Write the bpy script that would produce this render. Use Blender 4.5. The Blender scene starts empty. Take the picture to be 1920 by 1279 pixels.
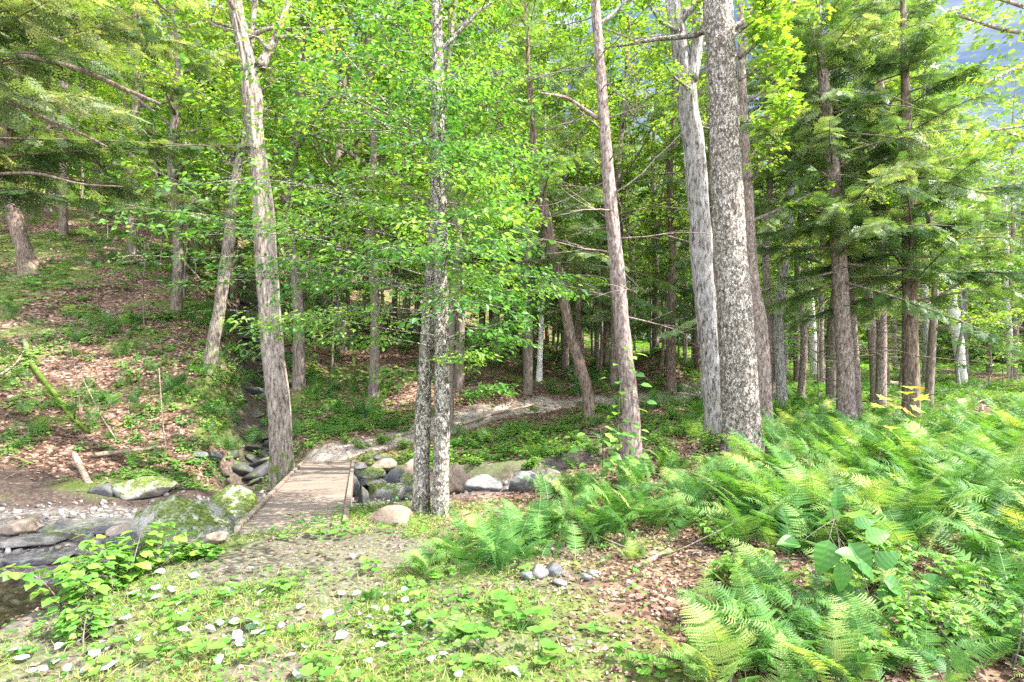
import bpy, math, random
import numpy as np
from mathutils import Vector, Matrix
random.seed(5)
rng = np.random.default_rng(11)
PI = math.pi
F_, CX, HY, CH = 1067.0, 960.0, 700.0, 1.6
def P(u, v, D): return np.array([(u-CX)/F_*D, D, CH+(HY-v)/F_*D])

sc = bpy.context.scene
col = sc.collection
for nm in ():
    pass
# ------------------------------------------------------------------ numpy noise
_T = np.random.default_rng(3).random((256, 256))
def vnoise(x, y, per=None):
    x = np.asarray(x, float); y = np.asarray(y, float)
    xi = np.floor(x).astype(int); yi = np.floor(y).astype(int)
    fx = x-xi; fy = y-yi
    fx = fx*fx*(3-2*fx); fy = fy*fy*(3-2*fy)
    m = per if per else 256
    x0 = xi % m; x1 = (xi+1) % m; y0 = yi % 256; y1 = (yi+1) % 256
    return (_T[x0, y0]*(1-fx)+_T[x1, y0]*fx)*(1-fy)+(_T[x0, y1]*(1-fx)+_T[x1, y1]*fx)*fy
def fbm(x, y, n=4):
    s = 0; a = .5; t = 0
    for i in range(n):
        s = s+a*vnoise(x*2**i+17*i, y*2**i+31*i); t += a; a *= .5
    return s/t
def sstep(a, b, x):
    t = np.clip((x-a)/(b-a), 0, 1); return t*t*(3-2*t)
# ------------------------------------------------------------------ terrain
ctrl = []
for u, v, D in [(0,860,10.9),(0,700,14),(0,520,20),(0,400,31),(0,368,40),(-500,700,13),(-500,500,20),
                (200,868,11.6),(200,700,15),(200,550,20),(200,440,28),(200,398,38),
                (400,850,13),(400,700,15.5),(400,600,19),(400,500,25),(400,430,35),
                (600,838,13.6),(600,750,17),(600,680,20),(600,600,25),(600,560,31),(600,545,41),
                (800,835,13.4),(800,760,17),(800,700,20),(800,640,25),(800,598,32),(800,580,44),
                (1000,840,13.2),(1000,800,15),(1000,752,18),(1000,700,23),(1000,655,30),(1000,628,45),
                (1150,842,10.5),(1150,800,14),(1150,745,19),(1150,690,28),(1150,650,44),
                (1300,790,14.5),(1300,746,21),(1300,700,32),(1300,665,46),
                (1400,845,9.4),(1500,790,14),(1500,735,24),(1500,690,45),
                (1750,800,13),(1750,745,22),(1750,700,36),(1750,680,50),
                (1920,790,14),(1920,730,26),(1920,690,46)]:
    ctrl.append(P(u, v, D))
for p in [(0,-8,0),(-8,-8,-.1),(9,-8,.1),(0,0,0),(-3,3,0),(3,3,0),(-2.5,5.8,0),(0,5,0),(3,6,.12),(-1,6.3,0),(6,6,.25),(8,3,.15),(14,0,.3),
          (1.6,8.5,.12),(-8,2,0),(-9,-3,0),(-16,2,.1),(-20,6,2.5),(-30,10,8),(-45,22,15),(-60,60,20),(-100,100,24),(-100,0,18),
          (0,80,8),(50,80,6),(100,100,10),(100,0,1.5),(0,-100,0),(-100,-100,2),(100,-100,1),(40,30,1.6),(60,50,3),(-30,60,16.5),(-15,55,12.5),(-3.9,12.6,-.36)]:
    ctrl.append(np.array(p, float))
C_ = np.array(ctrl)
def _k(r2): return .5*r2*np.log(r2+1e-9)
def _solve():
    n = len(C_); X = C_[:, :2]
    K = _k(((X[:, None]-X[None])**2).sum(-1)) + np.eye(n)*.35
    Q = np.c_[np.ones(n), X]
    A = np.block([[K, Q], [Q.T, np.zeros((3, 3))]])
    return np.linalg.solve(A, np.r_[C_[:, 2], 0, 0, 0])
W_ = _solve()
def base_h(x, y):
    sh = np.shape(x); x = np.clip(np.ravel(x), -100, 100); y = np.clip(np.ravel(y), -100, 100)
    out = np.empty(len(x))
    for i in range(0, len(x), 20000):
        a = x[i:i+20000]; b = y[i:i+20000]
        K = _k((a[:, None]-C_[None, :, 0])**2+(b[:, None]-C_[None, :, 1])**2)
        out[i:i+20000] = K@W_[:-3]+W_[-3]+W_[-2]*a+W_[-1]*b
    return out.reshape(sh)
def polyd(x, y, pts):
    """distance to a polyline over its local half width; also the parameter"""
    best = np.full(np.shape(x), 1e9); bd = np.full(np.shape(x), 1e9)
    for a, b in zip(pts[:-1], pts[1:]):
        dx, dy = b[0]-a[0], b[1]-a[1]
        t = np.clip(((x-a[0])*dx+(y-a[1])*dy)/(dx*dx+dy*dy), 0, 1)
        d = np.hypot(x-a[0]-t*dx, y-a[1]-t*dy)
        q = d/(a[2]+(b[2]-a[2])*t)
        best = np.minimum(best, q); bd = np.minimum(bd, d)
    return best, bd
STREAM = [(-40,-12,2.4),(-22,-5,2.4),(-10,.8,2.8),(-6.4,3.6,3.05),(-5.8,6.2,2.6),(-4.7,8.2,2.3),(-3.6,9.0,2.45),(-1.4,9.6,1.8),(.4,10.3,.9),(1.6,11.0,.45),(2.4,11.8,.25)]
STREAM2 = [(-16,6.2,1.4),(-10.5,7.4,2.2),(-6.5,8.0,2.2),(-3.6,9.0,2.4)]
def streamq(x, y): return np.minimum(polyd(x, y, STREAM)[0], polyd(x, y, STREAM2)[0])
GUL = [tuple(P(*a)[:2])+(w,) for a, w in [((478,880,12.0),1.0),((482,800,14),.9),((492,720,16.4),.9),((490,640,19),.95),((474,580,22),1.0),((452,530,26),1.0),((430,480,32),.8)]]
PATHL = [tuple(P(*a)[:2])+(w,) for a, w in [((560,852,12.9),.6),((700,826,13.8),.6),((790,802,15),.75),((900,778,16.5),.85),((1000,760,17.6),.9),((1090,750,18.5),.9),((1200,748,19.5),.9),((1320,742,22),.9)]]
def ground(x, y, fine=True):
    x = np.asarray(x, float); y = np.asarray(y, float)
    z = base_h(x, y)
    far = sstep(7, 16, y)
    z = z+(fbm(x*.5+5, y*.5, 3)-.5)*(.08+.35*far)
    gq, gd = polyd(x, y, GUL)
    z = z-.95*(1-sstep(.2, 1.5, gq+(fbm(x*1.7, y*1.7, 3)-.5)*.7))
    sq = streamq(x, y)
    sq = sq+(fbm(x*1.1+9, y*1.1, 3)-.5)*.35
    bed = -.92+(fbm(x*1.3, y*1.3+40, 3)-.5)*.2+.24*sstep(6.1, 7.1, y+(fbm(x*2, y*2, 3)-.5)*1.2)
    m = 1-sstep(.72, 1.12, sq)
    z = z*(1-m)+np.minimum(bed, z)*m
    pq, pd = polyd(x, y, PATHL)
    z = z-.10*(1-sstep(.4, 1.3, pq))
    # dark earth bank beside the trail
    z = z+1.5*np.exp(-(((x-6.6)/1.5)**2+((y-24.5)/1.6)**2)) + .55*np.exp(-(((x-2.15)/.55)**2+((y-14.2)/.6)**2))
    if fine:
        z = z+(fbm(x*3, y*3+7, 3)-.5)*.07
    return z
_Ds = np.r_[np.linspace(2, 30, 1400), np.linspace(30.1, 110, 800)]
def gp(u, v):
    X = (u-CX)/F_*_Ds; Z = CH+(HY-v)/F_*_Ds
    g = ground(X, _Ds)
    i = np.argmax(Z < g)
    if not (Z < g).any(): i = len(_Ds)-1
    return np.array([X[i], _Ds[i], g[i]])
def gz(x, y): return float(ground(np.array([x]), np.array([y]))[0])

# ------------------------------------------------------------------ materials
def mat(name):
    m = bpy.data.materials.new(name); m.use_nodes = True
    nt = m.node_tree; b = nt.nodes['Principled BSDF']
    return m, nt, b
def N(nt, typ, **kw):
    n = nt.nodes.new('ShaderNode'+typ)
    for k, v in kw.items():
        if k in n.inputs.keys() if hasattr(n.inputs, 'keys') else False: n.inputs[k].default_value = v
        else: setattr(n, k, v)
    return n
def ramp(nt, fac, stops, interp='LINEAR'):
    r = nt.nodes.new('ShaderNodeValToRGB'); r.color_ramp.interpolation = interp
    e = r.color_ramp.elements
    while len(e) < len(stops): e.new(.5)
    for i, (p, c) in enumerate(stops):
        e[i].position = p; e[i].color = (*c, 1)
    if fac is not None: nt.links.new(fac, r.inputs[0])
    return r.outputs[0]
def noise(nt, vec, scale, detail=6, rough=.6, dist=0):
    n = nt.nodes.new('ShaderNodeTexNoise'); n.inputs['Scale'].default_value = scale
    n.inputs['Detail'].default_value = detail; n.inputs['Roughness'].default_value = rough; n.inputs['Distortion'].default_value = dist
    if vec is not None: nt.links.new(vec, n.inputs['Vector'])
    return n
def mapping(nt, vec, s):
    m = nt.nodes.new('ShaderNodeMapping'); m.inputs['Scale'].default_value = s
    nt.links.new(vec, m.inputs['Vector']); return m.outputs[0]
def mixc(nt, f, a, b, mode='MIX'):
    m = nt.nodes.new('ShaderNodeMix'); m.data_type = 'RGBA'; m.blend_type = mode
    for s, v in ((0, f), (6, a), (7, b)):
        if hasattr(v, 'is_output'): nt.links.new(v, m.inputs[s])
        else: m.inputs[s].default_value = v if s == 0 else (*v, 1)
    return m.outputs[2]
def math_(nt, op, a, b=None, clamp=False):
    m = nt.nodes.new('ShaderNodeMath'); m.operation = op; m.use_clamp = clamp
    for i, v in enumerate((a, b)):
        if v is None: continue
        if hasattr(v, 'is_output'): nt.links.new(v, m.inputs[i])
        else: m.inputs[i].default_value = v
    return m.outputs[0]
def bump(nt, h, b, strength=.5, dist=.02):
    n = nt.nodes.new('ShaderNodeBump'); n.inputs['Strength'].default_value = strength; n.inputs['Distance'].default_value = dist
    nt.links.new(h, n.inputs['Height']); nt.links.new(n.outputs[0], b.inputs['Normal'])
def objc(nt): return nt.nodes.new('ShaderNodeTexCoord').outputs['Object']

def leaf_mat(name, cols, transl=.4, rough=.45, tcol=None, objvar=.12):
    m, nt, b = mat(name)
    at = nt.nodes.new('ShaderNodeAttribute'); at.attribute_name = 'rnd'
    oi = nt.nodes.new('ShaderNodeObjectInfo')
    f = math_(nt, 'ADD', at.outputs['Fac'], math_(nt, 'MULTIPLY', math_(nt, 'SUBTRACT', oi.outputs['Random'], .5), objvar*2), True)
    n = len(cols); c = ramp(nt, f, [(i/(n-1), k) for i, k in enumerate(cols)])
    nt.links.new(c, b.inputs['Base Color']); b.inputs['Roughness'].default_value = rough
    b.inputs['Specular IOR Level'].default_value = .42
    t = nt.nodes.new('ShaderNodeBsdfTranslucent')
    tc = mixc(nt, 1.0, c, tcol or (1.5, 1.45, .55), 'MULTIPLY'); nt.links.new(tc, t.inputs['Color'])
    ms = nt.nodes.new('ShaderNodeMixShader'); ms.inputs[0].default_value = transl
    nt.links.new(b.outputs[0], ms.inputs[1]); nt.links.new(t.outputs[0], ms.inputs[2])
    nt.links.new(ms.outputs[0], nt.nodes['Material Output'].inputs[0])
    return m
M = {}
M['maple'] = leaf_mat('maple_leaves', [(.06,.145,.022),(.115,.24,.035),(.20,.34,.05),(.34,.43,.08)], .46)
M['beech'] = leaf_mat('beech_leaves', [(.04,.125,.028),(.075,.20,.04),(.14,.285,.055),(.25,.38,.08)], .45, .42)
M['hemlock'] = leaf_mat('hemlock_needles', [(.05,.11,.04),(.09,.17,.06),(.165,.25,.095),(.34,.39,.21)], .42, .5)
M['hemlock_dark'] = leaf_mat('hemlock_needles_dark', [(.05,.095,.035),(.085,.15,.055),(.16,.22,.09),(.31,.33,.2)], .45, .5)
M['fern'] = leaf_mat('fern_fronds', [(.04,.135,.03),(.085,.22,.045),(.155,.31,.07),(.33,.40,.13)], .40, .5)
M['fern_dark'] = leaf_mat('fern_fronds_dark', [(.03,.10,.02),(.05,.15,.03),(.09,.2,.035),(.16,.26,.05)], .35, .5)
M['herb'] = leaf_mat('herb_leaves', [(.05,.15,.025),(.09,.24,.035),(.15,.31,.05),(.27,.37,.06)], .38, .5)
M['hobble'] = leaf_mat('broad_dark_leaves', [(.035,.12,.025),(.06,.18,.035),(.11,.26,.055)], .3, .42)
M['grass'] = leaf_mat('grass_blades', [(.08,.19,.03),(.15,.28,.045),(.27,.34,.07),(.4,.38,.16)], .35, .5)
M['litter'] = leaf_mat('dead_leaves', [(.055,.03,.02),(.12,.066,.044),(.21,.125,.09),(.36,.255,.2)], .12, .6, (1,.8,.6), 0)
M['pale'] = leaf_mat('pale_leaf_underside', [(.20,.29,.20),(.30,.37,.30),(.42,.46,.41)], .2, .6, (1,1,1))
M['needles_pale'] = leaf_mat('pale_needles', [(.07,.12,.04),(.13,.19,.06),(.21,.27,.09),(.34,.38,.17)], .35, .5)
M['autumn'] = leaf_mat('turning_leaves', [(.45,.12,.04),(.5,.3,.05),(.4,.45,.05),(.2,.4,.04)], .4, .5, (1.3,1,.5))

BR = .98
def bark(name, stops, scale, zs, bstr=.8, bd=.03, moss=0., det=8, cont=.6, vor=0):
    m, nt, b = mat(name)
    o = objc(nt); v = mapping(nt, o, (1, 1, zs))
    n1 = noise(nt, v, scale, det, .65, .6)
    h = n1.outputs[0]
    if vor:
        w = nt.nodes.new('ShaderNodeVectorMath'); w.operation = 'MULTIPLY_ADD'
        nt.links.new(n1.outputs['Color'], w.inputs[0]); w.inputs[1].default_value = (.10, .10, .10); nt.links.new(v, w.inputs[2])
        vo = nt.nodes.new('ShaderNodeTexVoronoi'); vo.inputs['Scale'].default_value = vor; nt.links.new(w.outputs[0], vo.inputs['Vector'])
        sep = nt.nodes.new('ShaderNodeSeparateColor'); nt.links.new(vo.outputs['Color'], sep.inputs[0])
        h = math_(nt, 'ADD', math_(nt, 'MULTIPLY', sep.outputs[0], cont), math_(nt, 'MULTIPLY', n1.outputs[0], 1-cont))
        h = math_(nt, 'SUBTRACT', h, math_(nt, 'MULTIPLY', math_(nt, 'GREATER_THAN', vo.outputs['Distance'], .42), .15))
    c = ramp(nt, h, stops)
    big = noise(nt, o, 2.2, 4, .6)
    c = mixc(nt, 1.0, c, ramp(nt, big.outputs[0], [(.3, (.95*BR, .93*BR, .91*BR)), (.7, (1.3*BR, 1.3*BR, 1.32*BR))]), 'MULTIPLY')
    if moss:
        mn = noise(nt, o, 5, 5, .7)
        sx = nt.nodes.new('ShaderNodeSeparateXYZ'); nt.links.new(o, sx.inputs[0])
        low = math_(nt, 'SUBTRACT', moss, math_(nt, 'MULTIPLY', sx.outputs[2], .12), True)
        f = math_(nt, 'MULTIPLY', math_(nt, 'SUBTRACT', math_(nt, 'ADD', mn.outputs[0], low), .78, True), 7, True)
        c = mixc(nt, f, c, (.10, .15, .02))
    nt.links.new(c, b.inputs['Base Color']); b.inputs['Roughness'].default_value = .9
    b.inputs['Specular IOR Level'].default_value = .15
    bump(nt, h, b, bstr, bd)
    return m
M['bark_ash'] = bark('furrowed_grey_bark', [(.36,(.05,.04,.032)),(.46,(.17,.14,.12)),(.54,(.24,.20,.165)),(.66,(.34,.295,.255))], 22, .26, 1, .03, .35)
M['bark_ash2'] = bark('mossy_grey_bark', [(.36,(.05,.045,.03)),(.47,(.15,.13,.10)),(.56,(.27,.25,.2)),(.7,(.40,.37,.32))], 24, .3, 1, .03, .35)
M['bark_birch'] = bark('flaky_birch_bark', [(.26,(.07,.058,.045)),(.40,(.20,.17,.14)),(.52,(.37,.33,.29)),(.68,(.57,.53,.49))], 44, .6, 1, .02, .10, 8, .42, 44)
M['bark_birch_fine'] = bark('flaky_birch_bark_fine', [(.24,(.06,.05,.04)),(.36,(.19,.165,.135)),(.47,(.38,.34,.295)),(.62,(.60,.56,.51))], 46, .6, 1, .02, .22, 8, .42, 52)
M['bark_maple'] = bark('pale_grey_wavy_bark', [(.38,(.06,.052,.047)),(.45,(.19,.17,.16)),(.55,(.31,.29,.275)),(.7,(.42,.405,.39))], 24, .25, 1, .05)
M['bark_hem'] = bark('brown_hemlock_bark', [(.33,(.05,.038,.032)),(.45,(.145,.11,.095)),(.56,(.26,.208,.185)),(.7,(.38,.32,.29))], 26, .4, .9, .02)
M['bark_dark'] = bark('dark_brown_bark', [(.33,(.04,.028,.022)),(.46,(.11,.08,.062)),(.58,(.20,.15,.12)),(.72,(.3,.25,.2))], 26, .2, .9, .02, .25)
M['bark_white'] = bark('white_birch_bark', [(.30,(.12,.10,.09)),(.40,(.45,.42,.39)),(.6,(.66,.64,.61)),(.8,(.75,.73,.7))], 9, 2.2, .5, .01)
M['bark_far'] = bark('far_trunk_bark', [(.35,(.07,.055,.045)),(.6,(.22,.18,.15)),(.75,(.32,.28,.25))], 20, .2, .5, .02)
M['log'] = bark('dead_wood', [(.33,(.10,.075,.055)),(.5,(.24,.19,.14)),(.7,(.42,.35,.28))], 24, 1, .8, .02)
M['twig'] = bark('twig_bark', [(.35,(.06,.05,.04)),(.65,(.2,.165,.14))], 20, 1, .3, .005)

def rock_mat(name, stops, mossf=0., lich=0.):
    m, nt, b = mat(name)
    ge = nt.nodes.new('ShaderNodeNewGeometry')
    n1 = noise(nt, ge.outputs['Position'], 5, 9, .7, .4); n2 = noise(nt, mapping(nt, ge.outputs['Position'], (1, 1, 3)), 22, 6, .7)
    h = math_(nt, 'ADD', math_(nt, 'MULTIPLY', n1.outputs[0], .6), math_(nt, 'MULTIPLY', n2.outputs[0], .4))
    c = ramp(nt, h, stops)
    oi = nt.nodes.new('ShaderNodeObjectInfo')
    c = mixc(nt, 1.0, c, ramp(nt, oi.outputs['Random'], [(0, (.75, .76, .8)), (.5, (1, .98, .95)), (1, (1.25, 1.15, 1.05))]), 'MULTIPLY')
    if mossf:
        mn = noise(nt, ge.outputs['Position'], 2.6, 7, .75)
        sx = nt.nodes.new('ShaderNodeSeparateXYZ'); nt.links.new(ge.outputs['Normal'], sx.inputs[0])
        f = math_(nt, 'ADD', mn.outputs[0], math_(nt, 'MULTIPLY', sx.outputs[2], .12))
        f = math_(nt, 'MULTIPLY', math_(nt, 'SUBTRACT', f, .66-mossf*.22, True), 12, True)
        c = mixc(nt, f, c, ramp(nt, n2.outputs[0], [(.38, (.025, .04, .008)), (.5, (.08, .11, .015)), (.66, (.18, .22, .03))]))
    if lich:
        ln = noise(nt, ge.outputs['Position'], 4.5, 7, .8)
        c = mixc(nt, math_(nt, 'MULTIPLY', math_(nt, 'SUBTRACT', ln.outputs[0], .64-lich*.1, True), 14, True), c, (.36, .37, .345))
    nt.links.new(c, b.inputs['Base Color']); b.inputs['Roughness'].default_value = .8
    bump(nt, h, b, .8, .03)
    return m
M['rock'] = rock_mat('grey_stone', [(.3,(.045,.045,.05)),(.5,(.135,.135,.14)),(.7,(.27,.265,.26))])
M['rock_wet'] = rock_mat('damp_slate', [(.3,(.025,.025,.028)),(.5,(.085,.085,.09)),(.7,(.20,.195,.19))], .02)
M['rock_moss'] = rock_mat('mossy_stone', [(.3,(.09,.085,.075)),(.5,(.24,.23,.2)),(.7,(.4,.38,.34))], .55)
M['rock_heavy'] = rock_mat('heavily_mossed_stone', [(.3,(.09,.09,.085)),(.5,(.26,.25,.23)),(.7,(.42,.41,.38))], .78, 1.0)
M['rock_warm'] = rock_mat('tan_stone', [(.3,(.10,.075,.055)),(.5,(.22,.175,.14)),(.7,(.35,.30,.26))])
M['rock_brown'] = rock_mat('brown_stone', [(.3,(.08,.062,.05)),(.5,(.16,.128,.105)),(.7,(.25,.205,.17))], .1)
M['rock_dark'] = rock_mat('wet_dark_stone', [(.3,(.02,.02,.02)),(.55,(.07,.07,.07)),(.75,(.17,.17,.165))], .25)

def ground_mat():
    m, nt, b = mat('forest_floor')
    ge = nt.nodes.new('ShaderNodeNewGeometry'); p = ge.outputs['Position']
    at = nt.nodes.new('ShaderNodeAttribute'); at.attribute_name = 'mask'
    sp = nt.nodes.new('ShaderNodeSeparateColor'); nt.links.new(at.outputs['Color'], sp.inputs[0])
    dn = noise(nt, p, 9, 4, .6)
    w = nt.nodes.new('ShaderNodeVectorMath'); w.operation = 'MULTIPLY_ADD'
    nt.links.new(dn.outputs['Color'], w.inputs[0]); w.inputs[1].default_value = (.12, .12, .12); nt.links.new(p, w.inputs[2])
    vo = nt.nodes.new('ShaderNodeTexVoronoi'); vo.inputs['Scale'].default_value = 15; nt.links.new(w.outputs[0], vo.inputs['Vector'])
    s2 = nt.nodes.new('ShaderNodeSeparateColor'); nt.links.new(vo.outputs['Color'], s2.inputs[0])
    lit = ramp(nt, s2.outputs[0], [(0,(.028,.017,.012)),(.3,(.08,.046,.031)),(.62,(.155,.093,.066)),(.85,(.25,.165,.125)),(1,(.38,.285,.23))])
    big = noise(nt, p, .8, 5, .6)
    lit = mixc(nt, 1.0, lit, ramp(nt, big.outputs[0], [(.3,(.7,.66,.62)),(.7,(1.15,1.1,1.08))]), 'MULTIPLY')
    soil = ramp(nt, noise(nt, p, 28, 8, .75).outputs[0], [(.34,(.035,.028,.024)),(.5,(.105,.087,.08)),(.66,(.24,.205,.19))])
    vg = nt.nodes.new('ShaderNodeTexVoronoi'); vg.inputs['Scale'].default_value = 22; nt.links.new(w.outputs[0], vg.inputs['Vector'])
    s3 = nt.nodes.new('ShaderNodeSeparateColor'); nt.links.new(vg.outputs['Color'], s3.inputs[0])
    grav = ramp(nt, s3.outputs[1], [(0,(.05,.045,.042)),(.4,(.10,.092,.088)),(.75,(.165,.15,.145)),(1,(.25,.23,.215))])
    grav = mixc(nt, ramp(nt, noise(nt, p, 1.6, 5, .65).outputs[0], [(.46,(0,0,0)),(.62,(1,1,1))]), grav, (.085,.068,.058))
    moss = ramp(nt, noise(nt, p, 16, 8, .8).outputs[0], [(.3,(.03,.055,.012)),(.5,(.08,.13,.02)),(.7,(.17,.22,.04))])
    c = mixc(nt, sp.outputs[1], lit, soil)
    c = mixc(nt, sp.outputs[0], c, grav)
    at2 = nt.nodes.new('ShaderNodeAttribute'); at2.attribute_name = 'cut'
    c = mixc(nt, at2.outputs['Fac'], c, ramp(nt, noise(nt, p, 18, 7, .75).outputs[0], [(.35,(.018,.012,.01)),(.55,(.06,.042,.034)),(.7,(.16,.12,.10))]))
    at3 = nt.nodes.new('ShaderNodeAttribute'); at3.attribute_name = 'trail'
    c = mixc(nt, sp.outputs[2], c, moss)
    c = mixc(nt, at3.outputs['Fac'], c, ramp(nt, noise(nt, p, 9, 6, .7).outputs[0], [(.35,(.19,.15,.12)),(.65,(.42,.36,.31))]))
    nt.links.new(c, b.inputs['Base Color']); b.inputs['Roughness'].default_value = .85
    b.inputs['Specular IOR Level'].default_value = .2
    h = math_(nt, 'ADD', s2.outputs[0], dn.outputs[0])
    bump(nt, h, b, .7, .02)
    return m
M['ground'] = ground_mat()

# ------------------------------------------------------------------ mesh helpers
class MB:
    def __init__(s): s.v = []; s.t = []; s.r = []; s.m = []; s.n = 0
    def add(s, V, T, r=None, mi=0):
        V = np.asarray(V, float).reshape(-1, 3); T = np.asarray(T, int).reshape(-1, 3)
        s.v.append(V); s.t.append(T+s.n); s.n += len(V)
        s.r.append(np.full(len(V), .5) if r is None else np.broadcast_to(r, (len(V),)))
        s.m.append(np.full(len(T), mi))
        return s
    def mesh(s, name, mats, smooth=False):
        V = np.concatenate(s.v); T = np.concatenate(s.t); R = np.concatenate(s.r); MI = np.concatenate(s.m)
        me = bpy.data.meshes.new(name)
        me.vertices.add(len(V)); me.vertices.foreach_set('co', V.astype(np.float32).ravel())
        me.loops.add(T.size); me.loops.foreach_set('vertex_index', T.astype(np.int32).ravel())
        me.polygons.add(len(T)); me.polygons.foreach_set('loop_start', (np.arange(len(T))*3).astype(np.int32))
        try: me.polygons.foreach_set('loop_total', np.full(len(T), 3, np.int32))
        except Exception: pass
        me.polygons.foreach_set('material_index', MI.astype(np.int32))
        me.polygons.foreach_set('use_smooth', np.full(len(T), bool(smooth)))
        a = me.attributes.new('rnd', 'FLOAT', 'POINT'); a.data.foreach_set('value', R.astype(np.float32))
        for q in (mats if isinstance(mats, (list, tuple)) else [mats]): me.materials.append(q)
        me.update(calc_edges=True)
        return me
def link(name, me, parent=None, loc=None):
    o = bpy.data.objects.new(name, me); col.objects.link(o)
    if parent is not None: o.parent = parent
    if loc is not None: o.location = loc
    return o
def tag(o, label=None, cat=None, group=None, kind=None):
    if label: o['label'] = label
    if cat: o['category'] = cat
    if group: o['group'] = group
    if kind: o['kind'] = kind
    return o
def thing(name, label, cat, loc=(0, 0, 0), rz=0, group=None):
    o = bpy.data.objects.new(name, None); col.objects.link(o)
    o.empty_display_size = .1
    o.location = loc; o.rotation_euler = (0, 0, rz)
    return tag(o, label, cat, group)
def copy_tree(o, parent=None):
    c = o.copy(); col.objects.link(c); c.parent = parent
    for ch in [k for k in o.children]: copy_tree(ch, c)
    return c
def nrm(a): return a/np.maximum(np.linalg.norm(a, axis=-1, keepdims=True), 1e-9)
def frames(d, up):
    """rotation matrices whose y axis is d and z axis near up"""
    y = nrm(d); x = nrm(np.cross(y, up)); z = np.cross(x, y)
    return np.stack([x, y, z], -1)
def inst(mb, tmpl, pos, R, s, r=None, mi=0):
    V, T = tmpl; n = len(pos); k = len(V)
    if n == 0: return
    s = np.broadcast_to(np.asarray(s, float), (n,))
    W = np.einsum('nij,kj->nki', R, V)*s[:, None, None]+pos[:, None, :]
    TT = (T[None]+(np.arange(n)*k)[:, None, None]).reshape(-1, 3)
    rr = np.repeat(rng.random(n) if r is None else np.broadcast_to(r, (n,)), k)
    mb.add(W.reshape(-1, 3), TT, rr, mi)
def crv(pts, n):
    """Catmull-Rom resample of a list of points (any dimension)"""
    p = np.asarray(pts, float); m = len(p)
    if m < 3:
        t = np.linspace(0, 1, n)[:, None]; return p[0]*(1-t)+p[-1]*t
    q = np.vstack([2*p[0]-p[1], p, 2*p[-1]-p[-2]])
    t = np.linspace(0, m-1-1e-6, n); i = t.astype(int); f = (t-i)[:, None]
    a, b, c, d = q[i], q[i+1], q[i+2], q[i+3]
    return .5*((2*b)+(c-a)*f+(2*a-5*b+4*c-d)*f*f+(3*b-a-3*c+d)*f**3)
def tube(mb, pts, rad, k=6, r=.5, mi=0, disp=None):
    p = np.asarray(pts, float); n = len(p); rad = np.broadcast_to(np.asarray(rad, float), (n,))
    t = nrm(np.gradient(p, axis=0))
    ref = np.where(np.abs(t[:, 2:3]) > .8, np.array([[0, 1., 0]]), np.array([[0, 0, 1.]]))
    if (np.abs(t[:, 2]) > .8).any() and not (np.abs(t[:, 2]) > .8).all():
        ref = np.broadcast_to(np.array([[.3, .9, .3]]), (n, 3))
    x = nrm(np.cross(t, ref)); y = np.cross(t, x)
    a = np.arange(k)/k*2*PI
    R = rad[:, None]*np.ones((1, k))
    if disp is not None: R = disp(R, a)
    V = p[:, None]+R[..., None]*(np.cos(a)[None, :, None]*x[:, None]+np.sin(a)[None, :, None]*y[:, None])
    V = np.concatenate([V.reshape(-1, 3), p[-1:], p[:1]])
    i = np.arange(n-1)[:, None]; j = np.arange(k)[None]; j2 = (j+1) % k
    A = i*k+j; B = i*k+j2; C = A+k; D = B+k
    T = np.stack([A, B, D, A, D, C], -1).reshape(-1, 3)
    top = np.stack([(n-1)*k+np.arange(k), (n-1)*k+(np.arange(k)+1) % k, np.full(k, n*k)], -1)
    bot = np.stack([(np.arange(k)+1) % k, np.arange(k), np.full(k, n*k+1)], -1)
    mb.add(V, np.concatenate([T, top, bot]), r, mi)
# ------------------------------------------------------------------ leaf templates (length along y, up = z)
LEAF = (np.array([(0,0,0),(-.24,.28,.05),(0,.3,0),(.24,.28,.05),(-.22,.62,.03),(0,.64,-.02),(.22,.62,.03),(0,1,-.10)]),
        np.array([(0,2,1),(0,3,2),(1,2,5),(1,5,4),(2,3,6),(2,6,5),(4,5,7),(5,6,7)]))
LEAFLO = (np.array([(0,0,0),(-.33,.45,.07),(0,1,-.04),(.33,.45,.07)]), np.array([(0,2,1),(0,3,2)]))
def _rib():
    n, m = 13, 4; V = []; T = []
    for i in range(n):
        t = i/(n-1); w = .40*math.sin(PI*t**.72)**.8*(1-.25*t)+.001
        for j in range(-m, m+1):
            q = j/m; V.append((q*w, t+abs(q)*.07*(1-t), .10*abs(q)*w*2-.22*t*t+(.0035 if i % 2 else -.0035)*(abs(q) > .1)))
    k = 2*m+1
    for i in range(n-1):
        for j in range(2*m):
            a = i*k+j; T += [(a, a+1, a+k+1), (a, a+k+1, a+k)]
    return np.array(V), np.array(T)
RIB = _rib()
def _maple():
    a = [(0,0),(.18,.02),(.42,-.08),(.34,.14),(.62,.34),(.34,.40),(.30,.62),(.14,.58),(0,1.0),(-.14,.58),(-.30,.62),(-.34,.40),(-.62,.34),(-.34,.14),(-.42,-.08),(-.18,.02)]
    V = [(x, y, .10*abs(x)-.06*y*y) for x, y in a]+[(0, .32, .0)]
    n = len(a)
    return np.array(V), np.array([(n, i, (i+1) % n) for i in range(n)])
MAPLE = _maple()
def _round():
    n = 18; V = []
    for i in range(n):
        a = i/n*2*PI; r = .5*(1+.05*math.cos(a*9))
        if i == 0: r = .22
        V.append((r*math.sin(a)*1.0, .5-r*math.cos(a)+0.0, .10*(r/.5)**2+.03*math.sin(3*a)))
    V.append((0, .42, 0)); return np.array(V), np.array([(n, i, (i+1) % n) for i in range(n)])
ROUND = _round()
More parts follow.
